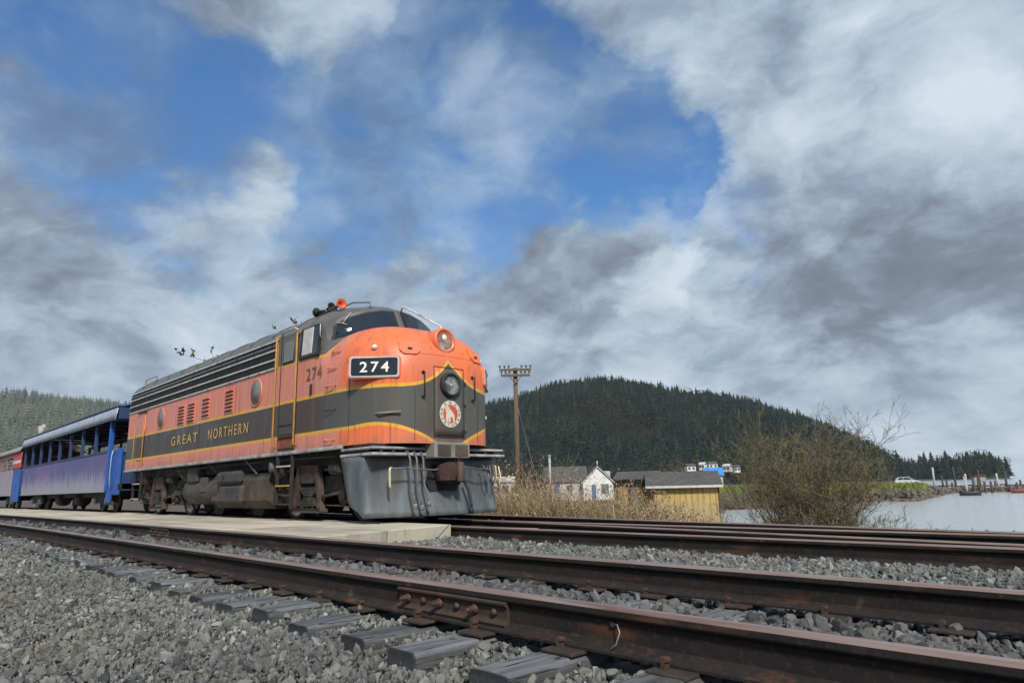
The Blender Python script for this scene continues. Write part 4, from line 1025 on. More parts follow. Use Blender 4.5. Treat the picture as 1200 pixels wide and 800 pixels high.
    m = MB()
    for xx in (1.10, 1.84): m.box(xx-.02, xx+.02, Y-.03, Y+.03, .42, SILL-.06)
    h = m.build('ladder', MT['dark'], loco)
    for z in (.48, .92):
        m = MB(); m.box(1.12, 1.82, Y-.05, Y+.05, z-.015, z+.015, .006); m.build('rung', MT['silver'], h)
    # lettering and number
    flip = (lambda a: a) if s < 0 else (lambda a: 1-a)
    for txt, xa, xb in (('GREAT', 4.34, 6.34), ('NORTHERN', 7.08, 9.46)):
        if s > 0: xa, xb = 13.8-xb, 13.8-xa
        tv, tf = text_mesh(txt, .004, 1.35); m = MB(); m.add([(xa+(xb-xa)*flip(a), Y+s*.012, 1.885+.245*b_) for a, b_ in tv], tf); m.build('lettering', MT['lettering'], loco, fixn=False)
    tv, tf = text_mesh('274', .0, 1.15); m = MB(); m.add([(12.13+.62*flip(a), Y+s*.012, 2.70+.24*b_) for a, b_ in tv], tf); m.build('side_numerals', MT['sidenumber'], loco, fixn=False)
    m = MB(); m.box(12.30, 12.37, Y-.03, Y+.03, 2.40, 2.62, .015); m.build('latch', MT['rubber'], loco)
# mirror by the windscreen
m = MB(); m.tube([(12.72, -1.50, 3.42), (12.80, -1.60, 3.5), (12.80, -1.60, 3.72)], .012, 6); m.build('mirror_bracket', MT['silver'], loco)
# ---------------- roof: fans, horns, hatch ribs
for xx in (2.0, 3.7, 5.4, 7.1):
    m = MB(); m.lathe([(0, .55), (.05, .54), (.06, .50), (.03, .45), (.02, .1), (.02, 0)], (xx, 0, 4.37), (0, 0, 1), 32); h = m.build('roof_fan', MT['greenpaint'], loco)
for xx in np.arange(.8, 11.9, 1.18):
    m = MB()
    pts = [(xx, a, z+.012) for a, z in ARCH if z > 3.85]; m.tube(pts, .018, 5); m.build('roof_batten', MT['greenpaint'], loco)
m = MB(); m.box(8.6, 9.5, -.25, .25, 4.38, 4.46, .02); m.build('exhaust_stack', MT['dark'], loco)
m = MB(); m.box(8.9, 10.4, -.5, .5, 4.36, 4.44, .03); m.build('roof_hatch', MT['greenpaint'], loco)
hb = MB(); hb.box(11.5, 12.15, -.98, -.90, 4.18, 4.27); hb = hb.build('horn_bracket', MT['dark'], loco)
for k_, (xx, yy, zz, mt, dx, sc) in enumerate(((12.25, -.90, 4.30, 'hornred', 1, 1.1), (11.98, -.94, 4.32, 'dark', 1, .8), (11.55, -.95, 4.30, 'dark', -1, 1.0))):
    m = MB(); m.lathe([(0, .025), (.14*sc, .032*sc), (.24*sc, .055*sc), (.30*sc, .105*sc), (.31*sc, .10*sc), (.25*sc, .045*sc), (.2*sc, 0)], (xx-.18*dx, yy, zz), (dx, -.12, .06), 20); m.build('horn', MT[mt], hb)
m = MB(); m.tube([(.05, -1.12, 4.14), (.05, -1.12, 4.28), (1.2, -1.12, 4.28), (1.2, -1.12, 4.14)], .012, 6); m.build('grab_rail', MT['hose'], loco)
# rear diaphragm
m = MB(); m.box(-.35, 0, -.62, .62, 1.3, 3.6, .05); m.build('diaphragm', MT['rubber'], loco)
# ---------------- pilot, footboard, buffer box
def pilot():
    m = MB(); rows = []
    for f_ in np.linspace(0, 1, 12):                        # f 0 top .. 1 bottom
        z = 1.14-(1.14-.115)*f_; cx = 14.42+.10*f_+.30*max(0, f_-.25)**1.6; row = []
        for q in np.linspace(-1, 1, 41):
            a = abs(q)
            if a < .80:
                y = q/.80*1.46; x = cx-(.16+.20*f_)*(abs(y)/1.46)**1.5
            else:
                k_ = (a-.80)/.20; y = math.copysign(1.46+.03*math.sin(min(k_*2, 1)*math.pi/2), q); x0 = cx-(.16+.20*f_); x = x0-(x0-min(13.55+.40*f_+2.4*max(0, f_-.80), x0))*k_
            row.append((x, y, z))
        rows.append(row)
    m.sheet(rows); return m.build('pilot_plow', MT['pilot'], loco, fixn=False, solid=.02)
pl_ = pilot()
m = MB(); m.box(13.5, 14.58, -1.50, 1.50, 1.15, 1.20, .01); m.build('footboard', MT['ledge'], loco)
m = MB()
for y in (-1, 1): m.box(13.5, 14.56, -1.49 if y < 0 else .40, -.40 if y < 0 else 1.49, 1.255, 1.30, .015)
m.build('anticlimber', MT['ledge'], loco)
m = MB(); m.box(13.5, 14.40, -1.44, 1.44, 1.19, 1.36); m.build('pilot_beam', MT['dark'], loco)
m = MB(); m.box(14.3, 14.84, -.40, .40, 1.10, 1.38, .02); bb_ = m.build('buffer_box', MT['bufferbox'], loco)
m = MB(); m.box(14.845, 14.85, -.34, -.05, 1.14, 1.34); m.box(14.845, 14.85, .05, .34, 1.14, 1.34); m.build('cover_plate', MT['tankbrown'], bb_)
for s in (-1, 1):
    for y in (.62, .78, 1.05, 1.3):
        m = MB(); m.lathe([(0, .035), (.05, .035), (.06, .02)], (14.48, s*y, 1.225), (1, 0, 0), 10); m.build('coupling_plug', MT['rubber'], loco)
# coupler
m = MB()
m.box(14.3, 14.72, -.12, .12, .72, .98, .03)
cp = m.build('coupler', MT['coupler'], loco)
m = MB(); m.lathe([(-.26, .06), (-.22, .15), (-.12, .195), (.02, .20), (.14, .17), (.20, .08)], (14.70, .02, .86), (.35, .94, 0), 16); m.build('coupler_boss', MT['coupler'], cp)
m = MB(); m.prism([(-.20, 0), (-.24, .16), (-.16, .30), (-.03, .34), (.02, .22), (.06, .18), (.14, .26), (.22, .24), (.25, .10), (.20, 0)], (14.60, 0, .72), (0, 1, 0), (1, 0, 0), (0, 0, .28)); m.build('coupler_head', MT['coupler'], cp)
m = MB(); m.lathe([(0, .05), (.03, .07), (.33, .07), (.36, .05)], (14.88, .13, .68), (0, 0, 1), 14); m.build('knuckle', MT['tankbrown'], cp)
m = MB(); m.lathe([(0, .03), (.44, .03), (.46, .05), (.50, .05)], (14.80, .16, .64), (0, 0, 1), 10); m.build('knuckle_pin', MT['coupler'], cp)
m = MB(); m.prism([(-.36, .0), (-.30, .26), (-.10, .34), (.14, .34), (.32, .26), (.36, 0), (.30, -.14), (-.30, -.14)], (14.5, .0, .80), (0, 1, 0), (0, 0, 1), (.06, 0, 0)); m.v = [(p[0], p[1], p[2]-.12) for p in m.v]; m.build('coupler_pocket', MT['dark'], cp)
m = MB(); m.tube([(14.6, -1.15, .93), (14.62, -.9, .93), (14.72, -.3, .90), (14.75, .1, 1.02)], .016, 6); m.build('uncoupling_lever', MT['hose'], cp)
m = MB(); m.tube([(14.7, .2, .98), (14.66, .75, .92), (14.6, 1.05, .93), (14.58, 1.1, .82)], .016, 6); m.build('uncoupling_lever', MT['hose'], cp)
m = MB(); m.tube([(14.58, -1.12, .94), (14.60, -1.17, .93), (14.61, -1.18, .86), (14.62, -1.18, .64), (14.62, -1.16, .60)], .020, 8); m.build('lever_handle', MT['creampipe'], loco)
# hoses
for y, zb in ((-.80, .30), (-.66, .27), (-.52, .33)):
    m = MB(); m.tube([(14.46, y, 1.22), (14.60, y, 1.20), (14.66, y, 1.08), (14.68, y, .7), (14.78, y+.01, zb+.08), (14.80, y+.02, zb)], .020, 8); h = m.build('air_hose', MT['hose'], loco)
    m = MB(); m.lathe([(0, .032), (.06, .036), (.09, .028)], (14.80, y+.02, zb-.05), (0, 0, 1), 10); m.build('glad_hand', MT['bufferbox'], h)
m = MB(); m.tube([(14.62, .42, .72), (14.72, .45, .55), (14.78, .46, .30), (14.80, .45, .22)], .028, 8); h = m.build('brake_hose', MT['rubber'], loco)
m = MB(); m.lathe([(0, .035), (.08, .045), (.12, .03)], (14.80, .45, .12), (0, 0, 1), 10); m.build('glad_hand', MT['dark'], h)
for y in (.95, 1.1, 1.25):
    m = MB(); m.tube([(14.5, y, 1.0), (14.58, y, .98), (14.60, y, .75), (14.60, y+.06, .62), (14.58, y+.13, .75), (14.52, y+.13, .98)], .015, 6); m.build('control_hose', MT['creampipe'] if y > 1.2 else MT['hose'], loco)
# ---------------- trucks
def truck(xc, k):
    m = MB()
    side = [(-1.95, .62), (-1.95, .80), (-1.75, .95), (-1.0, .97), (-.85, .86), (.85, .86), (1.0, .97), (1.75, .95), (1.95, .80), (1.95, .62), (1.72, .58), (1.70, .34), (1.52, .30), (1.50, .74), (1.24, .74), (1.22, .30), (1.04, .34), (.90, .55), (-.90, .55), (-1.04, .34), (-1.22, .30), (-1.24, .74), (-1.50, .74), (-1.52, .30), (-1.70, .34), (-1.72, .58)]
    for s in (-1, 1): m.prism(side, (xc, s*1.02, 0), (1, 0, 0), (0, 0, 1), (0, s*.12, 0))
    for x in (-1.85, 0, 1.85): m.box(xc+x-.10, xc+x+.10, -1.02, 1.02, .62, .86, .02)
    t = m.build('truck', MT['truck'], loco)
    for xa in (-1.37, 1.37):
        for s in (-1, 1):
            w = MB(); w.lathe([(-.07, .30), (-.07, .44), (-.06, .54), (-.045, .545), (-.035, .515), (.06, .50), (.07, .48), (.065, .43), (.02, .40), (.025, .2), (.07, .16), (.08, .10)], (xc+xa, s*.76, .508), (0, s, 0), 40); w.build('wheel', MT['wheel'], t)
            w = MB(); w.lathe([(0, .516), (.002, .511), (.085, .504)], (xc+xa, s*.73, .508), (0, s, 0), 40); w.build('wheel_tread', MT['tread'], t)
            w = MB(); w.box(xc+xa-.17, xc+xa+.17, s*1.10-.14, s*1.10+.14, .36, .70, .05); w.lathe([(0, .11), (.05, .10), (.06, .05)], (xc+xa, s*1.24, .51), (0, s, 0), 14); w.build('axle_box', MT['truck'], t)
            for dx in (-.26, .26):
                w = MB(); 
                for q in range(5): w.lathe([(-.018, .07), (0, .085), (.018, .07)], (xc+xa+dx, s*1.1, .64+q*.05), (0, 0, 1), 12)
                w.build('spring', MT['truckrust'], t)
            w = MB(); w.box(xc+xa-.7*math.copysign(1, xa)-.09, xc+xa-.7*math.copysign(1, xa)+.05, s*.70, s*.84, .28, .62, .03); w.build('brake_shoe', MT['truckrust'], t)
    for s in (-1, 1):
        w = MB(); w.lathe([(-.32, .09), (-.30, .13), (.05, .13), (.08, .10), (.10, .03), (.34, .03)], (xc-1.0, s*1.26, 1.0), (1, 0, 0), 18); w.build('brake_cylinder', MT['truck'], t)
        w = MB(); w.lathe([(-.32, .08), (-.30, .11), (.05, .11), (.08, .08), (.10, .03), (.34, .03)], (xc+1.0, s*1.26, .98), (-1, 0, 0), 18); w.build('brake_cylinder', MT['truck'], t)
        # outside swing hangers and bolster guide in the middle
        for sx in (-1, 1):
            w = MB(); w.prism([(sx*.30, 1.06), (sx*.42, 1.06), (sx*.60, .22), (sx*.46, .20)], (xc, s*1.20, 0), (1, 0, 0), (0, 0, 1), (0, s*.10, 0)); w.build('swing_hanger', MT['truckrust'], t)
        w = MB(); w.prism([(-.40, 1.08), (.40, 1.08), (.44, .82), (.30, .82), (.24, .74), (-.24, .74), (-.30, .82), (-.44, .82)], (xc, s*1.19, 0), (1, 0, 0), (0, 0, 1), (0, s*.09, 0)); w.build('hanger_bracket', MT['truckrust'], t)
        w = MB()
        for q in range(5): ll = .42-.06*q; w.box(xc-ll, xc+ll, s*1.22-.05, s*1.22+.05, .30+.035*q, .328+.035*q, .006)
        for q in range(5): ll = .42-.06*(4-q); w.box(xc-ll, xc+ll, s*1.22-.05, s*1.22+.05, .49+.035*q, .518+.035*q, .006)
        w.build('leaf_spring', MT['truck'], t)
        w = MB(); w.box(xc-.60, xc+.60, s*1.16, s*1.30, .18, .26, .02); w.build('spring_plank', MT['truckrust'], t)
        w = MB(); w.tube([(xc-1.7, s*1.24, .58), (xc-.9, s*1.27, .50), (xc-.6, s*1.27, .50)], .03, 6); w.tube([(xc+.6, s*1.27, .48), (xc+1.0, s*1.27, .52), (xc+1.75, s*1.24, .60)], .03, 6); w.tube([(xc-1.9, s*1.18, .36), (xc+1.9, s*1.18, .30)], .018, 6); w.build('brake_rod', MT['truckrust'], t)
        w = MB(); w.tube([(xc+1.72, s*1.15, .8), (xc+1.9, s*1.05, .5), (xc+1.85, s*.85, .2), (xc+1.8, s*.78, .08)], .025, 6); w.box(xc+1.70, xc+2.0, s*.62, s*1.2, .60, .74, .03); w.build('sand_pipe', MT['dark'], t)
        w = MB(); w.box(xc+1.62, xc+2.05, s*1.1-.09, s*1.1+.09, .92, 1.28, .05); w.build('sand_box', MT['truckrust'], t)
truck(2.75, 0); truck(11.89, 1)
# ---------------- tanks under the frame
def barrel(x0, x1, y, z, r_, nm, mt, s):
    m = MB(); m.lathe([(0, r_*.55), (.05, r_*.86), (.13, r_), (x1-x0-.13, r_), (x1-x0-.05, r_*.86), (x1-x0, r_*.55)], (x0, y, z), (1, 0, 0), 26); return m.build(nm, MT[mt], loco)
m = MB(); m.prism([(-1.30, 1.0), (-1.36, .85), (-1.36, .42), (-1.15, .24), (1.15, .24), (1.36, .42), (1.36, .85), (1.30, 1.0)], (7.15, 0, 0), (0, 1, 0), (0, 0, 1), (3.2, 0, 0)); m.build('fuel_tank', MT['tankbrown'], loco)
for s in (-1, 1):
    h = barrel(5.05, 7.60, s*1.05, .66, .34, 'air_reservoir', 'tank', s)
    m = MB()
    for xx in (6.0, 6.72): m.lathe([(-.03, .352), (.03, .352)], (xx, s*1.05, .66), (1, 0, 0), 26)
    m.build('tank_strap', MT['tankbrown'], h)
    m = MB(); m.box(6.45, 6.85, s*1.36-.05, s*1.36+.03, .62, .98, .02); m.build('access_plate', MT['tank'], loco)
    m = MB(); m.box(7.65, 9.02, s*1.28-.20, s*1.28+.20, .78, 1.08, .07); h = m.build('equipment_box', MT['tank'], loco)
    m = MB(); m.lathe([(0, .06), (.012, .055)], (8.15, s*1.48, .95), (0, s, 0), 14); m.build('filler_cap', MT['dark'], h)
    m = MB(); m.box(7.80, 9.12, s*1.30-.16, s*1.30+.16, .36, .75, .05); m.build('battery_box', MT['tank'], loco)
    m = MB(); m.box(5.42, 6.15, s*1.28-.12, s*1.28+.14, .86, 1.25, .05); m.build('filter_box', MT['tank'], loco)
    for xx in (6.75, 9.05):
        m = MB(); m.prism([(-.42, .30), (.42, .30), (.20, .075), (-.20, .075)], (xx, s*1.0, 0), (1, 0, 0), (0, 0, 1), (0, -s*.5, 0)); m.build('sump', MT['dark'], loco)
    m = MB(); m.tube([(7.0, s*1.42, SILL-.05), (7.3, s*1.35, 1.10)], .018, 6); m.tube([(9.2, s*1.42, SILL-.05), (9.7, s*1.35, .98)], .025, 6); m.tube([(4.7, s*1.42, SILL-.05), (5.0, s*1.35, 1.0)], .018, 6); m.build('brace_rod', MT['hose'], loco)
    m = MB(); m.tube([(4.5, s*1.38, 1.20), (7.0, s*1.40, 1.22), (10.8, s*1.40, 1.22), (13.3, s*1.38, 1.20)], .022, 6); m.build('train_pipe', MT['dark'], loco)
    m = MB(); m.lathe([(0, .09), (.18, .09), (.20, .06)], (10.55, s*1.38, 1.0), (0, 0, 1), 14); m.build('drain_valve', MT['hose'], loco)
m = MB(); m.box(.3, 13.4, -1.2, 1.2, 1.05, 1.33); m.build('underframe', MT['dark'], loco)
# ------------------------------------------------------------------ coaches
def coach_truck(parent, xc):
    m = MB()
    for s in (-1, 1): m.prism([(-1.3, .60), (-.5, .78), (.5, .78), (1.3, .60), (1.3, .42), (.7, .34), (-.7, .34), (-1.3, .42)], (xc, s*.98, 0), (1, 0, 0), (0, 0, 1), (0, s*.1, 0))
    m.box(xc-.2, xc+.2, -1, 1, .45, .7); t = m.build('truck', MT['dark'], parent)
    for xa in (-.9, .9):
        for s in (-1, 1):
            w = MB(); w.lathe([(-.06, .40), (-.04, .43), (.06, .41), (.065, .34), (.03, .3), (.05, 0)], (xc+xa, s*.75, .415), (0, s, 0), 28); w.build('wheel', MT['wheel'], t)
            w = MB(); w.box(xc+xa-.12, xc+xa+.12, s*1.08-.09, s*1.08+.09, .30, .54, .03); w.build('axle_box', MT['palepost'], t)
def open_coach():
    XA, XB = -18.6, -2.3; Yh = 1.42
    c = thing('passenger_coach', ((XA+XB)/2, 0, 0), 'blue open-air passenger coach with purple side coupled behind the locomotive', 'coach', 'coaches behind the locomotive')
    for s in (-1, 1):
        n = 8; w = (XB-XA)/n
        for i in range(n):
            m = MB(); m.box(XA+i*w+.003, XA+(i+1)*w-.003, s*Yh-.03, s*Yh+.03, .72, 2.08, .006); m.build('side_panel', MT['purple'], c)
        m = MB(); m.box(XA, XB, s*Yh-.06, s*Yh+.06, 2.06, 2.13, .015); m.build('belt_rail', MT['darkblue'], c)
        for i in range(n+1):
            x = XA+i*w; m = MB(); m.box(x-.06, x+.06, s*Yh-.05, s*Yh+.05, 2.12, 3.2, .01); m.build('post', MT['darkblue'], c)
            m = MB()
            for q in (-1, 1):
                m.prism([(0, 0), (q*.30, 0), (0, -.30)], (x, s*Yh-.02, 3.16), (1, 0, 0), (0, 0, 1), (0, .04, 0))
            m.build('bracket', MT['darkblue'], c)
        # corrugated fascia
        rows = []
        for i, x in enumerate(np.arange(XA-.3, XB+1.05, .11)): rows.append([(x, s*(Yh+.16+(.022 if i % 2 else 0)), 3.10), (x, s*(Yh+.10+(.022 if i % 2 else 0)), 3.50)])
        m = MB(); m.sheet(rows, True); m.build('fascia', MT['corrug'], c, fixn=False, solid=.012)
    m = MB(); m.sheet([[(x, y, 3.52+.16*(1-(y/1.55)**2)) for y in np.linspace(-1.55, 1.55, 11)] for x in (XA-.3, XB+1.0)]); m.build('roof', MT['darkblue'], c, fixn=False, solid=.06)
    for x in np.linspace(XA+.5, XB, 10):
        m = MB(); m.box(x-.04, x+.04, -1.45, 1.45, 3.30, 3.40); m.build('roof_beam', MT['darkblue'], c)
    for x in np.linspace(XA+1.2, XB-1.0, 9):
        m = MB(); m.box(x-.25, x+.25, -1.3, -.3, 1.35, 1.45, .02); m.box(x-.30, x-.24, -1.3, -.3, 1.4, 2.15, .02); m.box(x-.2, x+.2, -1.2, -1.15, .98, 1.35); m.build('bench', MT['darkblue'], c)
    m = MB(); m.box(XA, XB+1.3, -1.4, 1.4, .80, .98); m.build('floor', MT['dark'], c)
    m = MB(); m.box(XA+.5, XB-.3, -.9, .9, .55, .80); m.build('underframe', MT['dark'], c)
    # end platform and blue end wall
    for s in (-1, 1):
        m = MB(); m.box(XB+.02, XB+.55, s*1.40-.04, s*1.40+.04, .36, 2.10, .02); m.build('end_panel', MT['blue'], c)
        m = MB(); m.box(XB+.62, XB+1.28, s*1.36-.05, s*1.36+.05, .62, 2.14, .03); m.build('end_gate', MT['blue'], c)
        m = MB(); m.box(XB+.10, XB+.75, s*1.36-.10, s*1.36+.10, .30, .36, .01); m.build('step', MT['dark'], c)
        m = MB(); m.box(XB-.05, XB+.12, s*Yh-.07, s*Yh+.07, .72, 3.3, .02); m.build('corner_post', MT['blue'], c)
        m = MB(); m.tube([(XB+.58, s*1.46, .8), (XB+.58, s*1.50, 1.2), (XB+.58, s*1.50, 1.9), (XB+.58, s*1.46, 2.1)], .02, 6); m.build('handrail', MT['corrug'], c)
    m = MB(); m.box(XB+.0, XB+1.05, -1.5, 1.5, 3.12, 3.52, .02); m.build('end_canopy', MT['darkblue'], c)
    m = MB(); m.box(XB+1.2, XB+1.30, -1.3, 1.3, .75, 1.95, .02); m.build('end_wall', MT['darkblue'], c)
    m = MB(); m.box(XB+1.0, -.40, -.12, .12, .72, .95, .02); m.build('drawbar', MT['dark'], c)
    for xx in (XA+2.2, XB-2.0): coach_truck(c, xx)
    for xx in (-12.5, -9.0):
        m = MB(); m.lathe([(0, .15), (.06, .24), (.9, .24), (.96, .15)], (xx, -.8, .45), (1, 0, 0), 16); m.build('air_tank', MT['dark'], c)
open_coach()
def red_coach():
    XA, XB = -40.0, -22.2; c = thing('passenger_coach', ((XA+XB)/2, 0, 0), 'coach with grey arched roof and red end board at the far left edge', 'coach', 'coaches behind the locomotive')
    for s in (-1, 1):
        m = MB(); m.box(XA, XB, s*1.40-.03, s*1.40+.03, .72, 2.12, .01); m.build('side_panel', MT['greypanel'], c)
        m = MB(); m.box(XA, XB, s*1.40-.05, s*1.40+.05, 2.78, 3.05, .01); m.build('letterboard', MT['maroon'], c)
        for i in range(9):
            x = XA+.05+i*(XB-XA-.1)/8; m = MB(); m.box(x-.07, x+.07, s*1.40-.04, s*1.40+.04, 2.12, 2.80); m.build('post', MT['maroon'], c)
        m = MB(); m.box(XB+.10, XB+2.2, s*1.36-.05, s*1.36+.05, .40, 2.15, .03); m.build('end_panel', MT['blue'], c)
    m = MB(); m.sheet([[(x, 1.5*math.sin(a), 3.0+.55*math.cos(a)) for a in np.linspace(-math.pi/2, math.pi/2, 15)] for x in (XA, XB+2.3)]); m.build('roof', MT['coachroof'], c, fixn=False, solid=.05)
    for s in (-1, 1):
        m = MB(); m.box(XB+.02, XB+2.3, s*1.41-.03, s*1.41+.03, 2.17, 2.98, .01); e = m.build('end_board', MT['redpaint'], c)
        m = MB(); m.box(XB+.02, XB+2.3, s*1.445-.004, s*1.445+.004, 2.42, 2.58); m.build('white_stripe', MT['white'], e)
    m = MB(); m.box(XB+2.2, XB+2.26, -1.35, 1.35, .9, 2.0, .02); m.build('end_wall', MT['darkblue'], c)
    m = MB(); m.box(XA, XB+2.2, -1.34, 1.34, .70, .95); m.build('floor', MT['dark'], c)
    for xx in (XB-2.2, XA+2.2): coach_truck(c, xx)
red_coach()

# ------------------------------------------------------------------ hills with their forests
def ridge_fun(pts, r_base, r_ridge, r_back, amp, seed):
    xp = np.array([p[0] for p in pts], float); yp = np.array([p[1] for p in pts], float)
    hz = np.array([zat(a, b_, r_ridge) for a, b_ in pts])
    def z(x, y):
        px, r, f = polar(x, y); h = np.interp(px, xp, hz)
        n = fbm(x*.004, y*.004, 4, seed)-.5
        prof = np.where(r < r_ridge, sst(r_base, r_ridge, r)**.85, 1-.7*sst(r_ridge, r_back, r))
        return -3.0+(h+3.0)*prof+n*amp*np.clip(h/80, 0.1, 1)*sst(r_base, r_base*1.3, r)
    return z
def conifer_variants(nm, mat, k=5, tiers=7, pts=9):
    out = []
    for i in range(k):
        r_ = random.Random(i*13+len(nm)); m = MB(); h = 1.0; w = r_.uniform(.13, .19)
        m.tube([(0, 0, -.03), (0, 0, .5)], [.014, .008], 4, False)
        lean = (r_.uniform(-.01, .01), r_.uniform(-.01, .01))
        for t in range(tiers):
            f_ = t/(tiers-1); z0 = .12+.78*f_; z1 = z0+.20*(1-f_*.35)
            rr = w*(1-f_)**.85*r_.uniform(.8, 1.2)+.018; ring = []; n = pts*2
            ph = r_.uniform(0, 6.28)
            for q in range(n):
                a = ph+2*math.pi*q/n; ra = rr*(r_.uniform(.85, 1.25) if q % 2 == 0 else r_.uniform(.45, .62))
                ring.append((ra*math.cos(a)+lean[0]*z0, ra*math.sin(a)+lean[1]*z0, z0-(.055 if q % 2 == 0 else .0)*(1-f_*.5)+r_.uniform(-.012, .012)))
            m.add(ring+[(lean[0]*z1, lean[1]*z1, min(z1, 1.0))], [(q, (q+1) % n, n) for q in range(n)])
        me = bpy.data.meshes.new(nm); me.from_pydata([tuple(p) for p in m.v], [], m.f); me.materials.append(mat); out.append(bpy.data.objects.new(nm, me))
    return out
def round_variants(nm, mat, k=3):
    """leafless broad crowns seen from far off: clumps of small faces"""
    out = []
    for i in range(k):
        r_ = random.Random(i+50); V = []; F = []
        for q in range(170):
            a = r_.uniform(0, 6.28); u = r_.uniform(-.7, 1); rad = r_.uniform(.5, 1)**.5
            c = Vector((math.cos(a)*math.sqrt(1-u*u*.9)*.33*rad, math.sin(a)*math.sqrt(1-u*u*.9)*.33*rad, .60+u*.38*rad))
            for _ in range(1):
                e1 = Vector((r_.gauss(0, 1), r_.gauss(0, 1), r_.gauss(0, 1))).normalized()*.055; e2 = Vector((r_.gauss(0, 1), r_.gauss(0, 1), r_.gauss(0, 1))).normalized()*.055
                o = len(V); V += [tuple(c), tuple(c+e1), tuple(c+e2)]; F.append((o, o+1, o+2))
        m = MB(); m.tube([(0, 0, -.03), (0, 0, .6)], [.02, .008], 5, False); o = len(V); V += [tuple(p) for p in m.v]; F += [tuple(j+o for j in f) for f in m.f]
        me = bpy.data.meshes.new(nm); me.from_pydata(V, [], F); me.materials.append(mat); out.append(bpy.data.objects.new(nm, me))
    return out
def forest(name, zf, px_rng, r_rng, n, hmin, hmax, variants, label, power=1.0, alder=0, keep=None):
    px = rng.uniform(*px_rng, n); r = r_rng[0]+(r_rng[1]-r_rng[0])*rng.uniform(0, 1, n)**power
    a = np.arctan((px-600)/818); x = CAM.x+r*(np.cos(a)*HFv[0]+np.sin(a)*HRv[0]); y = CAM.y+r*(np.cos(a)*HFv[1]+np.sin(a)*HRv[1]); z = zf(x, y)
    ok = z > -1.0
    if keep is not None: ok &= keep(x, y, px, r)
    x, y, z = x[ok], y[ok], z[ok]; k = len(x); h = rng.uniform(hmin, hmax, k)*rng.uniform(.65, 1.2, k)*(.7+.6*fbm(x*.02, y*.02, 3, 44))
    idx = rng.integers(0, len(variants)-alder, k) if alder else rng.integers(0, len(variants), k)
    if alder:
        sel = fbm(x*.006, y*.006, 3, 21)+rng.uniform(-.12, .12, k) > .58; idx[sel] = len(variants)-1-rng.integers(0, alder, sel.sum()); h[sel] *= .7
    wd = rng.uniform(1.0, 1.9, k); S = np.stack([h*wd, h*wd*rng.uniform(.85, 1.15, k), h], 1); ROT = np.stack([rng.normal(0, .03, k), rng.normal(0, .03, k), rng.uniform(0, 6.28, k)], 1)
    return scatter(name, np.stack([x, y, z-.5], 1), S, ROT, variants, idx, label)
SK = [(300, 566), (430, 540), (500, 512), (568, 488), (600, 480), (640, 470), (680, 462), (700, 459), (730, 461), (760, 465), (800, 474), (830, 477), (860, 474), (890, 479), (920, 488), (950, 498), (980, 509), (1010, 522), (1030, 535), (1045, 548), (1060, 558), (1080, 570), (1200, 590)]
SK = [(a, b_+4) for a, b_ in SK]
zmain = ridge_fun(SK, 430, 1050, 1900, 34, 4)
grid_object('hill', zmain, MT['hill'], (250, 1085), np.geomspace(425, 1900, 70), 'structure', 'steep forested hill behind the houses', 170)
cv = conifer_variants('conifer', MT['conifer']); rv = round_variants('round_crown', MT['broadleaf']); gv = round_variants('green_crown', MT['conifer'], 1)
forest('hill_forest', zmain, (480, 1075), (450, 1180), 19000, 10, 22, cv+gv+rv, 'dark conifer forest covering the hill behind the houses', 1.0, 3)
SK2 = [(-500, 520), (-200, 490), (-60, 478), (0, 475), (25, 474), (50, 470), (70, 468), (100, 470), (150, 471), (220, 480), (300, 500), (380, 530), (450, 565)]
SK2 = [(a, b_+9) for a, b_ in SK2]
zfar = ridge_fun(SK2, 900, 2300, 3600, 120, 9)
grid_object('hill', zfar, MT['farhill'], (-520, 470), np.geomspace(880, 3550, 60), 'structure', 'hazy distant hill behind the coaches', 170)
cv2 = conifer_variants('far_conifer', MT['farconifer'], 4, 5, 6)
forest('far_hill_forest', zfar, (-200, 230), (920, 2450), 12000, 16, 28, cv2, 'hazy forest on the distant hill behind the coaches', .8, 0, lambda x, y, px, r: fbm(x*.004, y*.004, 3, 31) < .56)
# low wooded headland across the bay
SK3 = [(985, 566), (1020, 556), (1050, 552), (1090, 549), (1130, 545), (1150, 543), (1165, 546), (1178, 554), (1186, 562), (1195, 575), (1300, 580)]
zhead = ridge_fun(SK3, 760, 900, 1100, 4, 6)
grid_object('headland', zhead, MT['hill'], (975, 1290), np.geomspace(755, 1100, 22), 'structure', 'low wooded headland across the bay', 120)
forest('headland_forest', zhead, (985, 1192), (775, 960), 900, 5, 18, cv+gv+rv, 'dark trees along the low headland across the bay', 1.0, 3)
# ------------------------------------------------------------------ vegetation builders
def blades(name, roots, hts, mat, label=None, kind='stuff', w=.012, lean=.35, segs=3, twigs=0, parent=None, curl=.3, cat=None):
    """many thin bent stems as narrow crossed strips; roots Nx3, hts N"""
    n = len(roots); a = rng.uniform(0, 6.28, n); ln = np.abs(rng.normal(0, lean, n)); d = np.stack([np.cos(a)*ln, np.sin(a)*ln, np.ones(n)], 1); d /= np.linalg.norm(d, axis=1)[:, None]
    bend_ = rng.normal(0, curl, (n, 3)); bend_[:, 2] = -np.abs(bend_[:, 2])
    ax = rng.uniform(0, 3.14, n); s = np.stack([np.cos(ax), np.sin(ax), 0*ax], 1)
    V = []; k = segs+1
    for i in range(k):
        t = i/segs; c = roots+(d*t+bend_*t*t)*hts[:, None]; ww = w*(1-.75*t); V.append(c-s*ww*.5); V.append(c+s*ww*.5)
    V = np.stack(V, 1).reshape(-1, 3); base = np.arange(n)[:, None]*2*k
    F = np.concatenate([base+np.array([2*i, 2*i+1, 2*i+3, 2*i+2])[None] for i in range(segs)], 0)
    return V, F
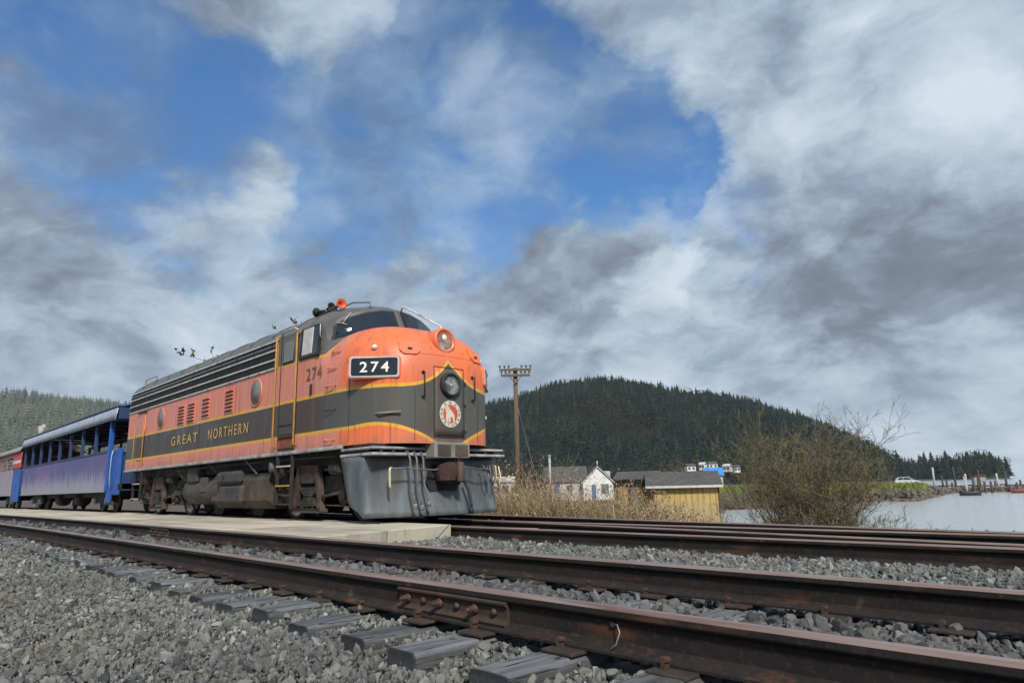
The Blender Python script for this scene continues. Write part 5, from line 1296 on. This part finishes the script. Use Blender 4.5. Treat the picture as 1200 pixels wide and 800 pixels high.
def join(parts):
    V = []; F = []; o = 0
    for v, f in parts: V.append(v); F.append(f+o); o += len(v)
    return np.concatenate(V), np.concatenate(F)
def leaves(C, size, flat=.0):
    n = len(C); e1 = rng.normal(0, 1, (n, 3)); e2 = rng.normal(0, 1, (n, 3)); e1[:, 2] *= 1-flat
    e1 /= np.linalg.norm(e1, axis=1)[:, None]; e2 -= (e1*e2).sum(1)[:, None]*e1; e2 /= np.linalg.norm(e2, axis=1)[:, None]
    s = (size*rng.uniform(.6, 1.3, n))[:, None]; V = np.stack([C-e1*s, C+e2*s*.45, C+e1*s, C-e2*s*.45], 1).reshape(-1, 3)
    return V, np.arange(n*4).reshape(n, 4)
def spread(px_rng, r_rng, n, zf=ground_z):
    px = rng.uniform(*px_rng, n); r = rng.uniform(*r_rng, n); a = np.arctan((px-600)/818)
    x = CAM.x+r*(np.cos(a)*HFv[0]+np.sin(a)*HRv[0]); y = CAM.y+r*(np.cos(a)*HFv[1]+np.sin(a)*HRv[1]); return np.stack([x, y, zf(x, y)], 1), px, r
def surf(x, y): return np.where(np.asarray(y) < 5.3, np.maximum(bed_z(x, y)-.018, ground_z(x, y)), ground_z(x, y))
# dry bramble along the embankment
def bramble():
    parts = []
    R_, px, r = spread((470, 842), (16.5, 27), 30000, surf); ok = R_[:, 1] > 5.6
    R_, px, r = R_[ok], px[ok], r[ok]
    top = np.interp(px, [470, 570, 600, 640, 665, 690, 720, 770, 842], [3.0, 2.9, 2.75, 2.6, 2.2, 1.95, 1.85, 1.7, 1.2])
    h = top*(.55+.6*fbm(R_[:, 0]*.6, R_[:, 1]*.6, 3, 12))*rng.uniform(.5, 1.05, len(R_))
    v, f = blades('b', R_, h, None, w=.014, lean=.35, curl=.28); parts.append((v, f))
    q = rng.integers(0, len(R_), 52000); C = R_[q]+np.stack([rng.normal(0, .12, len(q)), rng.normal(0, .12, len(q)), h[q]*rng.uniform(.1, 1.0, len(q))], 1)
    parts.append(leaves(C, .035)); V, F = join(parts)
    np_mesh('bramble_thicket', V, F, MT['drystem'], 'stuff', 'brown dry bramble thicket along the far side of the tracks', smooth=False)
bramble()
def drygrass():
    R_, px, r = spread((755, 850), (22, 38), 3500, ground_z); h = rng.uniform(.7, 1.5, len(R_))
    v, f = blades('g', R_, h, None, w=.018, lean=.12, curl=.1)
    np_mesh('dry_grass', v, f, MT['drygrass'], 'stuff', 'tall straw-coloured grass in front of the yellow shed', smooth=False)
    R_, px, r = spread((838, 1085), (14.0, 34), 9000, surf); ok = (R_[:, 2] > -1.9) & (R_[:, 1] > 4.4) & (rng.uniform(size=len(R_)) < np.interp(px, [838, 900, 1000, 1050, 1085], [.6, 1, 1, .6, .1])); R_ = R_[ok]
    v, f = blades('g', R_, rng.uniform(.12, .42, len(R_)), None, w=.012, lean=.5, curl=.3)
    np_mesh('bank_grass', v, f, MT['grassy'], 'stuff', 'low yellow-green grass on the bank beside the bare shrub', smooth=False)
    R_, px, r = spread((835, 1085), (78, 122), 16000, ground_z); ok = R_[:, 2] > -1.15; R_ = R_[ok]
    v, f = blades('g', R_, rng.uniform(.25, .6, len(R_)), None, w=.14, lean=.5, curl=.3)
    np_mesh('marsh_grass', v, f, MT['grassy'], 'stuff', 'green marsh grass on the spit across the inlet', smooth=False)
drygrass()
def branchy(base, height, n_stems, spread_, seed, rad=.02, levels=3, droop=0., upright=.6, kids=(5, 4), klen=.45):
    """skeleton of a leafless shrub or tree: list of (points, radii) plus tip points"""
    r_ = random.Random(seed); segs = []; tips = []
    def grow(p, d, L_, rad, lev):
        n = 5; pts = [p.copy()]; rr = [rad]; q = p.copy(); dd = d.copy()
        for i in range(n):
            dd = (dd+Vector((r_.gauss(0, .13), r_.gauss(0, .13), r_.gauss(0.05*upright, .09)-droop*i*.05))).normalized(); q = q+dd*(L_/n); pts.append(q.copy()); rr.append(rad*(1-.75*(i+1)/n))
        segs.append((pts, rr, lev)); tips.append(q.copy())
        if lev < levels:
            for k_ in range(kids[min(lev, len(kids)-1)]):
                i = r_.randint(1, n-1) if lev else r_.randint(1, n); side = Vector((r_.gauss(0, 1), r_.gauss(0, 1), r_.gauss(.35, .6)))
                grow(pts[i], (dd*.55+side.normalized()*.75).normalized(), L_*klen*r_.uniform(.6, 1.3), rr[i]*.62, lev+1)
    for s_ in range(n_stems):
        a = r_.uniform(0, 6.28); o = math.sqrt(r_.random())*spread_*.25; t = r_.random()**.7*spread_/height
        grow(Vector(base)+Vector((math.cos(a)*o, math.sin(a)*o, -.05)), Vector((math.cos(a)*t, math.sin(a)*t, 1)).normalized(), height*r_.uniform(.6, 1.0), rad*r_.uniform(.6, 1.1), 0)
    return segs, tips
def plant(name, base, label, cat, segs, tips, mat, budmat=None, bud=.03, nb=3, group=None, thick_mat=None, seg_n=4):
    t = thing(name, base, label, cat, group); m = MB(); k = MB()
    for pts, rr, lev in segs:
        (k if (thick_mat and lev == 0) else m).tube(pts, [max(x, .0028) for x in rr], 5 if lev == 0 else 3, False)
    if thick_mat and k.v: k.build('trunk' if cat == 'tree' else 'stem', thick_mat, t, fixn=False)
    m.build('crown' if cat == 'tree' else 'twigs', mat, t, fixn=False)
    if budmat:
        C = []
        for pts, rr, lev in segs:
            if lev >= 1:
                for _ in range(nb):
                    i = random.randint(1, len(pts)-1); C.append(tuple(Vector(pts[i]).lerp(Vector(pts[i-1]), random.random())+Vector((random.gauss(0, .012), random.gauss(0, .012), random.gauss(0, .012)))))
        v, f = leaves(np.array(C), bud); np_mesh('buds', v-np.array(base)[None], f, budmat, parent=t, smooth=False)
    return t
# the big bare willow shrub
def gz(p): return float(surf(p.x, p.y))
p = at(948, 17.0); base = (p.x, p.y, gz(p))
sg, tp = branchy(base, 2.85, 78, 1.75, 11, .017, 3, 0, 1.0, (6, 5, 4), .42)
plant('willow_shrub', base, 'large bare willow shrub with tangled yellow-brown twigs beyond the tracks', 'shrub', sg, tp, MT['willowtwig'], MT['willowbud'], .013, 2, thick_mat=MT['bark'])
p = at(990, 17.6); base = (p.x, p.y, gz(p)); sg, tp = branchy(base, 1.7, 16, 1.1, 23, .020, 3, .1, .6, (6, 4, 3), .42)
plant('willow_shrub', base, 'low sprawling bare branches at the right foot of the large willow', 'shrub', sg, tp, MT['willowtwig'], MT['willowbud'], .02, 1, thick_mat=MT['bark'])
p = at(885, 18.2); base = (p.x, p.y, gz(p)); sg, tp = branchy(base, 1.5, 10, 1.8, 29, .014, 3, .1, .5, (5, 4, 3), .5)
plant('willow_shrub', base, 'low bare shrub on the left side of the large willow', 'shrub', sg, tp, MT['willowtwig'], MT['willowbud'], .02, 1, thick_mat=MT['bark'])
for i, (px_, d_, h_, n_, s_, lab) in enumerate(((1066, 15.5, .75, 6, .9, 'sparse twiggy sapling just right of the willow, against the water'), (1100, 15.2, .70, 5, .8, 'sparse twiggy sapling standing alone against the open water'))):
    p = at(px_, d_); base = (p.x, p.y, gz(p)); sg, tp = branchy(base, h_, n_, s_, 40+i, .006, 2, 0, .6, (4, 3), .5)
    plant('sapling', base, lab, 'sapling', sg, tp, MT['bark'], None)
# tree behind the locomotive whose twig ends show above the roof
p = at(335, 47); base = (p.x, p.y, -1.6)
sg, tp = branchy(base, 12.75, 46, 4.6, 61, .12, 3, 0, 1.2, (6, 4, 3), .20)
plant('bare_tree', base, 'bare tree whose leafy twig ends show above the locomotive roof', 'tree', sg, tp, MT['bark'], MT['dryleaf'], .11, 4, thick_mat=MT['bark'])
def bush_tree(px_, d_, top_py, w, seed, mat, lab, n=7, zb=-1.5, nm='bare_tree', rad=.05, lv=3):
    p = at(px_, d_); h = zat(px_, top_py, d_)-zb; sg, tp = branchy((p.x, p.y, zb), h*.85, n, w, seed, rad, lv, 0, .9, (6, 5, 4), .42)
    plant(nm, (p.x, p.y, zb), lab, 'tree', sg, tp, mat, None, thick_mat=MT['bark'])
bush_tree(798, 62, 528, 3.2, 71, MT['redtwig'], 'reddish leafless tree behind the roof of the yellow shed', 12)
bush_tree(752, 58, 533, 2.0, 72, MT['redtwig'], 'thin leafless tree behind the tan boarded shed', 5)
bush_tree(631, 60, 541, 2.4, 73, MT['redtwig'], 'round brown leafless shrub just right of the utility pole', 14)
bush_tree(593, 62, 541, 2.4, 74, MT['redtwig'], 'brown leafless shrub between the locomotive and the utility pole', 14)
bush_tree(868, 70, 556, 2.6, 75, MT['willowtwig'], 'olive leafless shrub on the bank right of the yellow shed', 14)
bush_tree(900, 95, 545, 4.0, 76, MT['redtwig'], 'pinkish leafless tree behind the left side of the willow', 14)
bush_tree(835, 160, 540, 6, 77, MT['willowtwig'], 'olive leafless tree by the blue roof', 12, -1.2, rad=.1)
# green mounds by the water
for px_, d_, w_, lab in ((1166, 16.2, .27, 'small round green grass mound at the water edge, the left one'), (1203, 16.0, .22, 'small green grass mound cut by the right edge of the picture')):
    p = at(px_, d_); t = thing('grass_mound', (p.x, p.y, gz(p)-.02), lab, 'mound', 'green mounds by the water')
    bm = bmesh.new(); bmesh.ops.create_icosphere(bm, subdivisions=3, radius=1)
    me = bpy.data.meshes.new('tuft')
    for v in bm.verts:
        n_ = float(fbm(v.co.x*2.1+px_, v.co.y*2.1+v.co.z, 3, 3)); v.co = Vector((v.co.x*w_*1.1, v.co.y*w_*1.1, max(-.05, v.co.z*w_*1.15)))*(.75+.5*n_)
    bm.to_mesh(me); bm.free(); me.materials.append(MT['mound']); o = bpy.data.objects.new('tuft', me); col.objects.link(o); o.parent = t
    C = np.array([v.co for v in me.vertices]); C = C[C[:, 2] > 0]; C = np.repeat(C, 4, 0)+rng.normal(0, .01, (len(C)*4, 3)); v, f = blades('g', C, np.full(len(C), .07), None, w=.008, lean=.6); np_mesh('grass', v, f, MT['grassy'], parent=t, smooth=False)
# ------------------------------------------------------------------ utility poles
def utility_pole(px_, d_, base_z, top_py, lab, rad=.14, arm=1.65, guy=True, box=False, mt='pole'):
    p = at(px_, d_); zt = zat(px_, top_py, d_); t = thing('utility_pole', (p.x, p.y, base_z), lab, 'pole', None)
    ax = Vector((HRv[0], HRv[1], 0)); bk = Vector((HFv[0], HFv[1], 0)); P0 = Vector((p.x, p.y, base_z)); zz = zt-base_z
    m = MB(); m.tube([P0, P0+Vector((0, 0, zz*.5)), P0+Vector((0, 0, zz))], [rad, rad*.9, rad*.8], 12); m.build('pole', MT[mt], t)
    if box:
        m = MB(); c = P0+Vector((0, 0, zz-.5))-bk*.3; m.lathe([(0, .2), (.05, .24), (.7, .24), (.75, .1)], c-Vector((0, 0, .4)), (0, 0, 1), 14); m.build('transformer', MT['palepost'], t); return t
    for dz, k_ in ((-.12, 0), (-.42, 1)):
        c = P0+Vector((0, 0, zz+dz))-bk*(rad+.05)
        L_ = arm if k_ == 0 else arm*.9
        m = MB(); m.prism([(-L_/2, -.055), (L_/2, -.055), (L_/2, .055), (-L_/2, .055)], c-bk*.04, ax, (0, 0, 1), bk*.09); a_ = m.build('crossarm', MT[mt], t)
        for q in (-.48, -.34, -.2, .2, .34, .48):
            m = MB(); m.lathe([(0, .015), (.07, .015), (.08, .05), (.15, .055), (.19, .03), (.20, 0)], c+ax*q*L_+Vector((0, 0, .05)), (0, 0, 1), 10); m.build('insulator', MT['insul'], a_)
        if k_ == 0:
            for q in (-1, 1):
                m = MB(); m.tube([c+ax*q*.55-Vector((0, 0, .02)), c-Vector((0, 0, .75))], .018, 5); m.build('brace', MT['insul'], t)
    if guy:
        e = at(645, d_+1.0, base_z); m = MB(); s0 = P0+Vector((0, 0, zz*.80)); m.tube([s0.lerp(e, f_)-Vector((0, 0, .55*math.sin(f_*math.pi)*.5)) for f_ in np.linspace(0, 1, 9)], .016, 4); m.build('guy_wire', MT['wire'], t)
    return t
utility_pole(607, 35, -1.5, 431, 'brown wooden utility pole with crossarms and guy wire right of the locomotive')
utility_pole(43, 75, -1.0, 497, 'pale utility pole with a transformer rising behind the blue coach', .18, box=True, guy=False, mt='palepost')
p = at(645, 95); m = MB(); m.tube([(p.x, p.y, -1.5), (p.x, p.y, zat(645, 533, 95))], .16, 8); m.lathe([(0, .2), (.3, .2)], (p.x, p.y, zat(645, 533, 95)-.3), (0, 0, 1), 8); m.build('vent_pipe', MT['palepost'], label='thin pale vertical pipe behind the grey cottage roof', cat='pipe')
# ------------------------------------------------------------------ houses
def frame_at(px_, d_, z, rot=0.0):
    """local frame facing the camera: u to the right, v away"""
    p = at(px_, d_, z); d = Vector((p.x-CAM.x, p.y-CAM.y, 0)).normalized(); u = Vector((d.y, -d.x, 0)); c, s = math.cos(rot), math.sin(rot)
    return p, u*c+d*s, d*c-u*s
def wbox(o, u, v, a0, a1, b0, b1, z0, z1, c=0): return MB().box(a0, a1, b0, b1, z0, z1, c, mat=Matrix(((u.x, v.x, 0, o.x), (u.y, v.y, 0, o.y), (0, 0, 1, o.z), (0, 0, 0, 1))))
def lp(o, u, v, a, b_, z): return o+u*a+v*b_+Vector((0, 0, z))
def cottage():
    d = 105; z0 = -1.7; o, u, v = frame_at(701, d, z0, .10); t = thing('cottage', o, 'white cottage with gable, blue door and long grey roofed wing', 'house')
    W = 2.25; H = zat(701, 563, d)-z0; HP = zat(702, 546, d)-z0
    m = MB(); m.prism([(-W, 0), (W, 0), (W, H), (0, HP-.12), (-W, H)], o, u, (0, 0, 1), v*6.0); m.build('wall', MT['housewhite'], t)
    for s in (-1, 1):
        m = MB(); a, e = (s*(W+.3), H-.16*HP/H-.1), (0, HP); dx, dz = e[0]-a[0], e[1]-a[1]; m.prism([a, e, (e[0], e[1]+.16), (a[0], a[1]+.16)], o-v*.25, u, (0, 0, 1), v*6.4); m.build('roof', MT['roofing'], t)
        m = MB(); m.prism([(a[0], a[1]-.08), (e[0], e[1]-.10), (e[0], e[1]+.0), (a[0], a[1]+.02)], o-v*.28, u, (0, 0, 1), v*.06); m.build('bargeboard', MT['housewhite'], t)
    m = wbox(o, u, v, .35, 1.65, -.06, -.02, .9, 2.55); w = m.build('window', MT['housewhite'], t); wbox(o, u, v, .45, 1.55, -.08, -.05, 1.0, 2.45).build('pane', MT['pane'], w)
    wbox(o, u, v, -.95, -.35, -.06, -.0, .2, 2.35).build('door', MT['bluedoor'], t)
    # wing
    WL = 5.5; H2 = zat(665, 564, d)-z0; HR_ = zat(665, 547, d)-z0
    wbox(o, u, v, -W-WL, -W-.02, 1.2, 5.4, 0, H2).build('wing_wall', MT['housegrey'], t)
    m = MB(); m.prism([(.9, H2-.1), (3.3, HR_), (5.7, H2-.1), (5.7, H2+.06), (3.3, HR_+.16), (.9, H2+.06)], o-u*(W+WL+.3), v, (0, 0, 1), u*(WL+1.2)); m.build('wing_roof', MT['roofing'], t)
    for a in (-W-3.9, ): wbox(o, u, v, a-.45, a+.45, 1.14, 1.19, H2-1.75, H2-.25).build('shutter', MT['bluedoor'], t)
    for a in (-W-1.9, ):
        w = wbox(o, u, v, a-.5, a+.5, 1.15, 1.19, H2-1.6, H2-.4).build('window', MT['housewhite'], t); wbox(o, u, v, a-.42, a+.42, 1.12, 1.15, H2-1.52, H2-.48).build('pane', MT['pane'], w)
    m = MB(); m.tube([lp(o, u, v, 0, 0, HP+.1), lp(o, u, v, 0, 0, HP+.75)], .07, 6); m.build('finial', MT['housewhite'], t)
    m = wbox(o, u, v, 1.6, 2.6, 6.2, 7.4, 0, HP-.6); m.build('lean_to', MT['housegrey'], t)
cottage()
def shed():
    d = 45; z0 = -1.75; o, u, v = frame_at(804, d, z0, .06); t = thing('garden_shed', o, 'yellow plywood shed with dark low pitched roof and pale fascia', 'shed')
    A0, A1 = -2.05, 1.95; H = zat(806, 570, d)-z0; HRr = zat(800, 553, d)-z0; n = 4
    for i in range(n):
        w = (A1-A0)/n; wbox(o, u, v, A0+i*w+.006, A0+(i+1)*w-.006, 0, .05, 0, H).build('wall_panel', MT['shed'], t)
    for i in range(11): a = A0+.19+i*.36; wbox(o, u, v, a, a+.045, -.022, -.001, 0, H-.02).build('batten', MT['tan'], t)
    for a in (A0, A1-.05): wbox(o, u, v, a, a+.05, .05, 4.2, 0, H).build('side_wall', MT['shed'], t)
    wbox(o, u, v, A0, A1, 4.2, 4.25, 0, H).build('rear_wall', MT['shed'], t)
    m = MB(); m.prism([(-.35, H-.02), (2.1, HRr), (4.6, H-.02), (4.6, H+.07), (2.1, HRr+.09), (-.35, H+.07)], o+u*(A0-.45), v, (0, 0, 1), u*(A1-A0+.7)); m.build('roof', MT['roofing'], t)
    wbox(o, u, v, A0-.45, A1+.25, -.40, -.36, H-.06, H+.08).build('fascia', MT['trim'], t)
    for a in (A0-.02, A1-.06): wbox(o, u, v, a, a+.08, -.03, .03, 0, H).build('corner_post', MT['brownpost'], t)
    # open tan annexe
    d2 = 47; o, u, v = frame_at(746, d2, -1.75, -.12); t = thing('open_shed', o, 'tan boarded open shed with dark posts left of the yellow shed', 'shed')
    H = zat(735, 562, d2)-o.z; HRr = zat(735, 553, d2)-o.z
    for a in (-1.3, -.5, .45, 1.3): wbox(o, u, v, a-.07, a+.07, -.05, .08, 0, H).build('post', MT['brownpost'], t)
    for i in range(6):
        if i in (2,): continue
        a = -1.35+i*.46; wbox(o, u, v, a, a+.43, -.02+.03*(i % 2), .04+.03*(i % 2), 0, H-.12-.25*(i % 2)).build('wall_board', MT['tan'], t)
    m = MB(); m.prism([(-.5, H), (1.8, HRr), (4, H), (4, H+.07), (1.8, HRr+.08), (-.5, H+.07)], o-u*1.5, v, (0, 0, 1), u*3.0); m.build('roof', MT['roofing'], t)
    wbox(o, u, v, -1.4, 1.4, -.06, .06, H-.14, H-.01).build('beam', MT['tan'], t)
shed()
def small_house(px_, d_, z0, w, h, hp, dep, wall, roof, label, rot=0.0, nwin=2, nm='house', rows=1):
    o, u, v = frame_at(px_, d_, z0, rot); t = thing(nm, o, label, 'house')
    wbox(o, u, v, -w/2, w/2, 0, dep, 0, h).build('wall', MT[wall], t)
    m = MB(); m.prism([(-.3, h-.05), (dep/2, hp), (dep+.3, h-.05), (dep+.3, h+.1), (dep/2, hp+.15), (-.3, h+.1)], o-u*(w/2+.3), v, (0, 0, 1), u*(w+.6)); m.build('roof', MT[roof], t)
    for i in range(nwin):
        a = -w/2+w*(i+.5)/nwin; ww = wbox(o, u, v, a-.6, a+.6, -.05, -.005, h*.38, h*.82).build('window', MT['trim'], t); wbox(o, u, v, a-.5, a+.5, -.07, -.045, h*.42, h*.78).build('pane', MT['hull'], ww)
    return t
small_house(592, 120, -1.6, 4.6, 3.1, 3.9, 5, 'housewhite', 'trim', 'low white building between the locomotive and the utility pole', 0, 3)
small_house(838, 150, -1.4, 3.4, zat(836, 557, 150)+1.4, zat(836, 548, 150)+1.4, 5, 'housegrey', 'blueroof', 'small building with a bright blue roof behind the yellow shed', .1, 2)
for i, (px_, py_, d_, w_, lab) in enumerate(((812, 546, 330, 4.0, 'far white house at the foot of the hill, leftmost of the row'), (824, 544, 345, 2.6, 'tiny far white house second in the row under the hill'), (838, 543, 350, 4.2, 'largest far white house in the middle of the row under the hill'), (853, 546, 340, 3.2, 'far pale house fourth in the row under the hill'), (866, 547, 355, 2.8, 'far pale house at the right end of the row under the hill'))):
    z0 = zat(px_, py_+4, d_); small_house(px_, d_, z0-1, w_, 2.6, 3.6, 4, 'housewhite' if i != 3 else 'housegrey', 'trim' if i % 2 else 'roofing', lab, .3*(-1)**i, 2)
# ------------------------------------------------------------------ waterside
def car():
    o, u, v = frame_at(1064, 134, float(ground_z(at(1064, 134).x, at(1064, 134).y))-.05, .1); u = u*.86; t = thing('parked_car', o, 'white car parked on the grassy spit across the inlet', 'car')
    m = MB(); m.prism([(-2.1, .35), (-2.15, .75), (-2.0, 1.0), (-1.5, 1.45), (.3, 1.48), (.95, 1.0), (2.0, .85), (2.15, .6), (2.1, .35)], o-v*.85, u, (0, 0, 1), v*1.7); m.build('body', MT['carwhite'], t)
    m = MB(); m.prism([(-1.75, 1.02), (-1.4, 1.38), (-.75, 1.38), (-.75, 1.02)], o-v*.87, u, (0, 0, 1), v*1.74); m.build('window', MT['hull'], t)
    m = MB(); m.prism([(-.65, 1.02), (-.65, 1.38), (.2, 1.38), (.72, 1.02)], o-v*.87, u, (0, 0, 1), v*1.74); m.build('window', MT['hull'], t)
    for a in (-1.35, 1.35):
        for b_ in (-.9, .7): m = MB(); m.lathe([(0, .32), (.2, .32)], lp(o, u, v, a, b_, .32), v, 14); m.build('wheel', MT['tyre'], t)
car()
def boat(px_, d_, L_, lab, mt='hull', mast=0.0, mastmt='palepost'):
    o, u, v = frame_at(px_, d_, WATER, .15); t = thing('boat', o, lab, 'boat'); rows = []
    for f_ in np.linspace(-1, 1, 13):
        w = .75*(1-max(0, f_)**2.6*.95-max(0, -f_)**4*.25); sh = .55+.2*max(0, f_)**2
        rows.append([lp(o, u, v, f_*L_/2, w*math.sin(a)*1.0, -.15+(sh+.15)*(1-math.cos(a)) if False else (sh if abs(a) > 1.4 else -.15+(sh+.15)*(abs(a)/1.5)**2)) for a in np.linspace(-1.5, 1.5, 9)])
    m = MB(); m.sheet(rows); m.build('hull', MT[mt], t, fixn=False, solid=.05)
    m = MB()
    for f_ in (-.45, .1): m.box(-.12, .12, -.6, .6, .35, .40, mat=Matrix(((u.x, v.x, 0, o.x+u.x*f_*L_/2), (u.y, v.y, 0, o.y+u.y*f_*L_/2), (0, 0, 1, o.z), (0, 0, 0, 1))))
    m.build('thwart', MT['piling'], t)
    if mast: m = MB(); m.tube([lp(o, u, v, -.3, 0, 0), lp(o, u, v, -.55, 0, mast)], [.11, .07], 8); m.build('mast', MT[mastmt], t)
boat(1136, 118, 2.6, 'dark low rowing boat with pale post moored in front of the pilings', 'hull', 2.6)
boat(1196, 132, 2.6, 'faded red boat beached among the pilings at the right edge', 'redbits')
def pier():
    r_ = random.Random(5); i = 0; ORD = 'first second third fourth fifth sixth seventh eighth ninth tenth eleventh twelfth thirteenth fourteenth fifteenth sixteenth seventeenth eighteenth nineteenth twentieth twenty-first twenty-second'.split()
    for px_ in np.linspace(1094, 1212, 22):
        d_ = 141+r_.uniform(-6, 9); p = at(px_+r_.uniform(-2, 2), d_); h = r_.uniform(1.2, 3.1) if i % 5 else r_.uniform(3.3, 4.6)
        t = MB(); t.tube([(p.x, p.y, WATER-.6), (p.x+r_.uniform(-.15, .15), p.y, WATER+h)], [.19, .16], 8)
        t.build('piling', MT['piling' if i % 7 else 'palepost'], label=('tall' if h > 3.2 else 'short')+(' dark' if i % 7 else ' pale')+' wooden piling in the bay, '+ORD[i]+' from the left', cat='piling', group='old pilings in the bay'); i += 1
    # a low broken wharf deck behind them
    o, u, v = frame_at(1168, 150, WATER, .1); t = thing('old_wharf', o, 'low dark timber wharf across the bay behind the pilings', 'wharf')
    for k_ in range(12): a = -9+k_*1.5; wbox(o, u, v, a, a+1.42, 0, 3, .9+.1*math.sin(k_*2.3), 1.12+.1*math.sin(k_*2.3)).build('deck_section', MT['piling'], t)
    for k_ in range(7): a = -8.5+k_*2.8; wbox(o, u, v, a-.15, a+.15, .2, .5, -.6, 1.0).build('leg', MT['piling'], t)
    o, u, v = frame_at(1150, 149, WATER+1.1, .1); t = thing('net_hut', o, 'tiny pale hut standing on the old wharf', 'hut')
    wbox(o, u, v, -.9, .9, .4, 2.0, 0, 1.6).build('wall', MT['palepost'], t); wbox(o, u, v, -1.1, 1.1, .2, 2.2, 1.6, 1.75).build('roof', MT['redbits'], t)
pier()
# boulders of the bank across the inlet
def rocks():
    R_, px, r = spread((1000, 1200), (84, 147), 5200, ground_z); ok = (R_[:, 2] > -2.25) & (R_[:, 2] < -.95); R_ = R_[ok]; k = len(R_)
    vs = stone_variants('bank_rock', MT['rock']); s = rng.uniform(.25, .6, k)
    scatter('bank_rocks', R_, s[:, None]*rng.uniform(.8, 1.3, (k, 3)), rng.uniform(0, 6, (k, 3)), vs, rng.integers(0, len(vs), k), 'brown boulders along the far bank of the inlet')
rocks()

# ------------------------------------------------------------------ moist sea air
m, nt, N, L, B = nodes_of('sea haze'); N.remove(B); pv = N.new('ShaderNodeVolumePrincipled'); pv.inputs['Color'].default_value = (.86, .92, 1.0, 1); pv.inputs['Density'].default_value = .00008; pv.inputs['Anisotropy'].default_value = .2
L.new(pv.outputs[0], N['Material Output'].inputs['Volume'])
b = MB(); b.box(CAM.x-3900, CAM.x+3900, CAM.y-3900, CAM.y+3900, -5.0, 470); b.build('haze', m, label='thin moist sea haze over the whole place', kind='stuff')
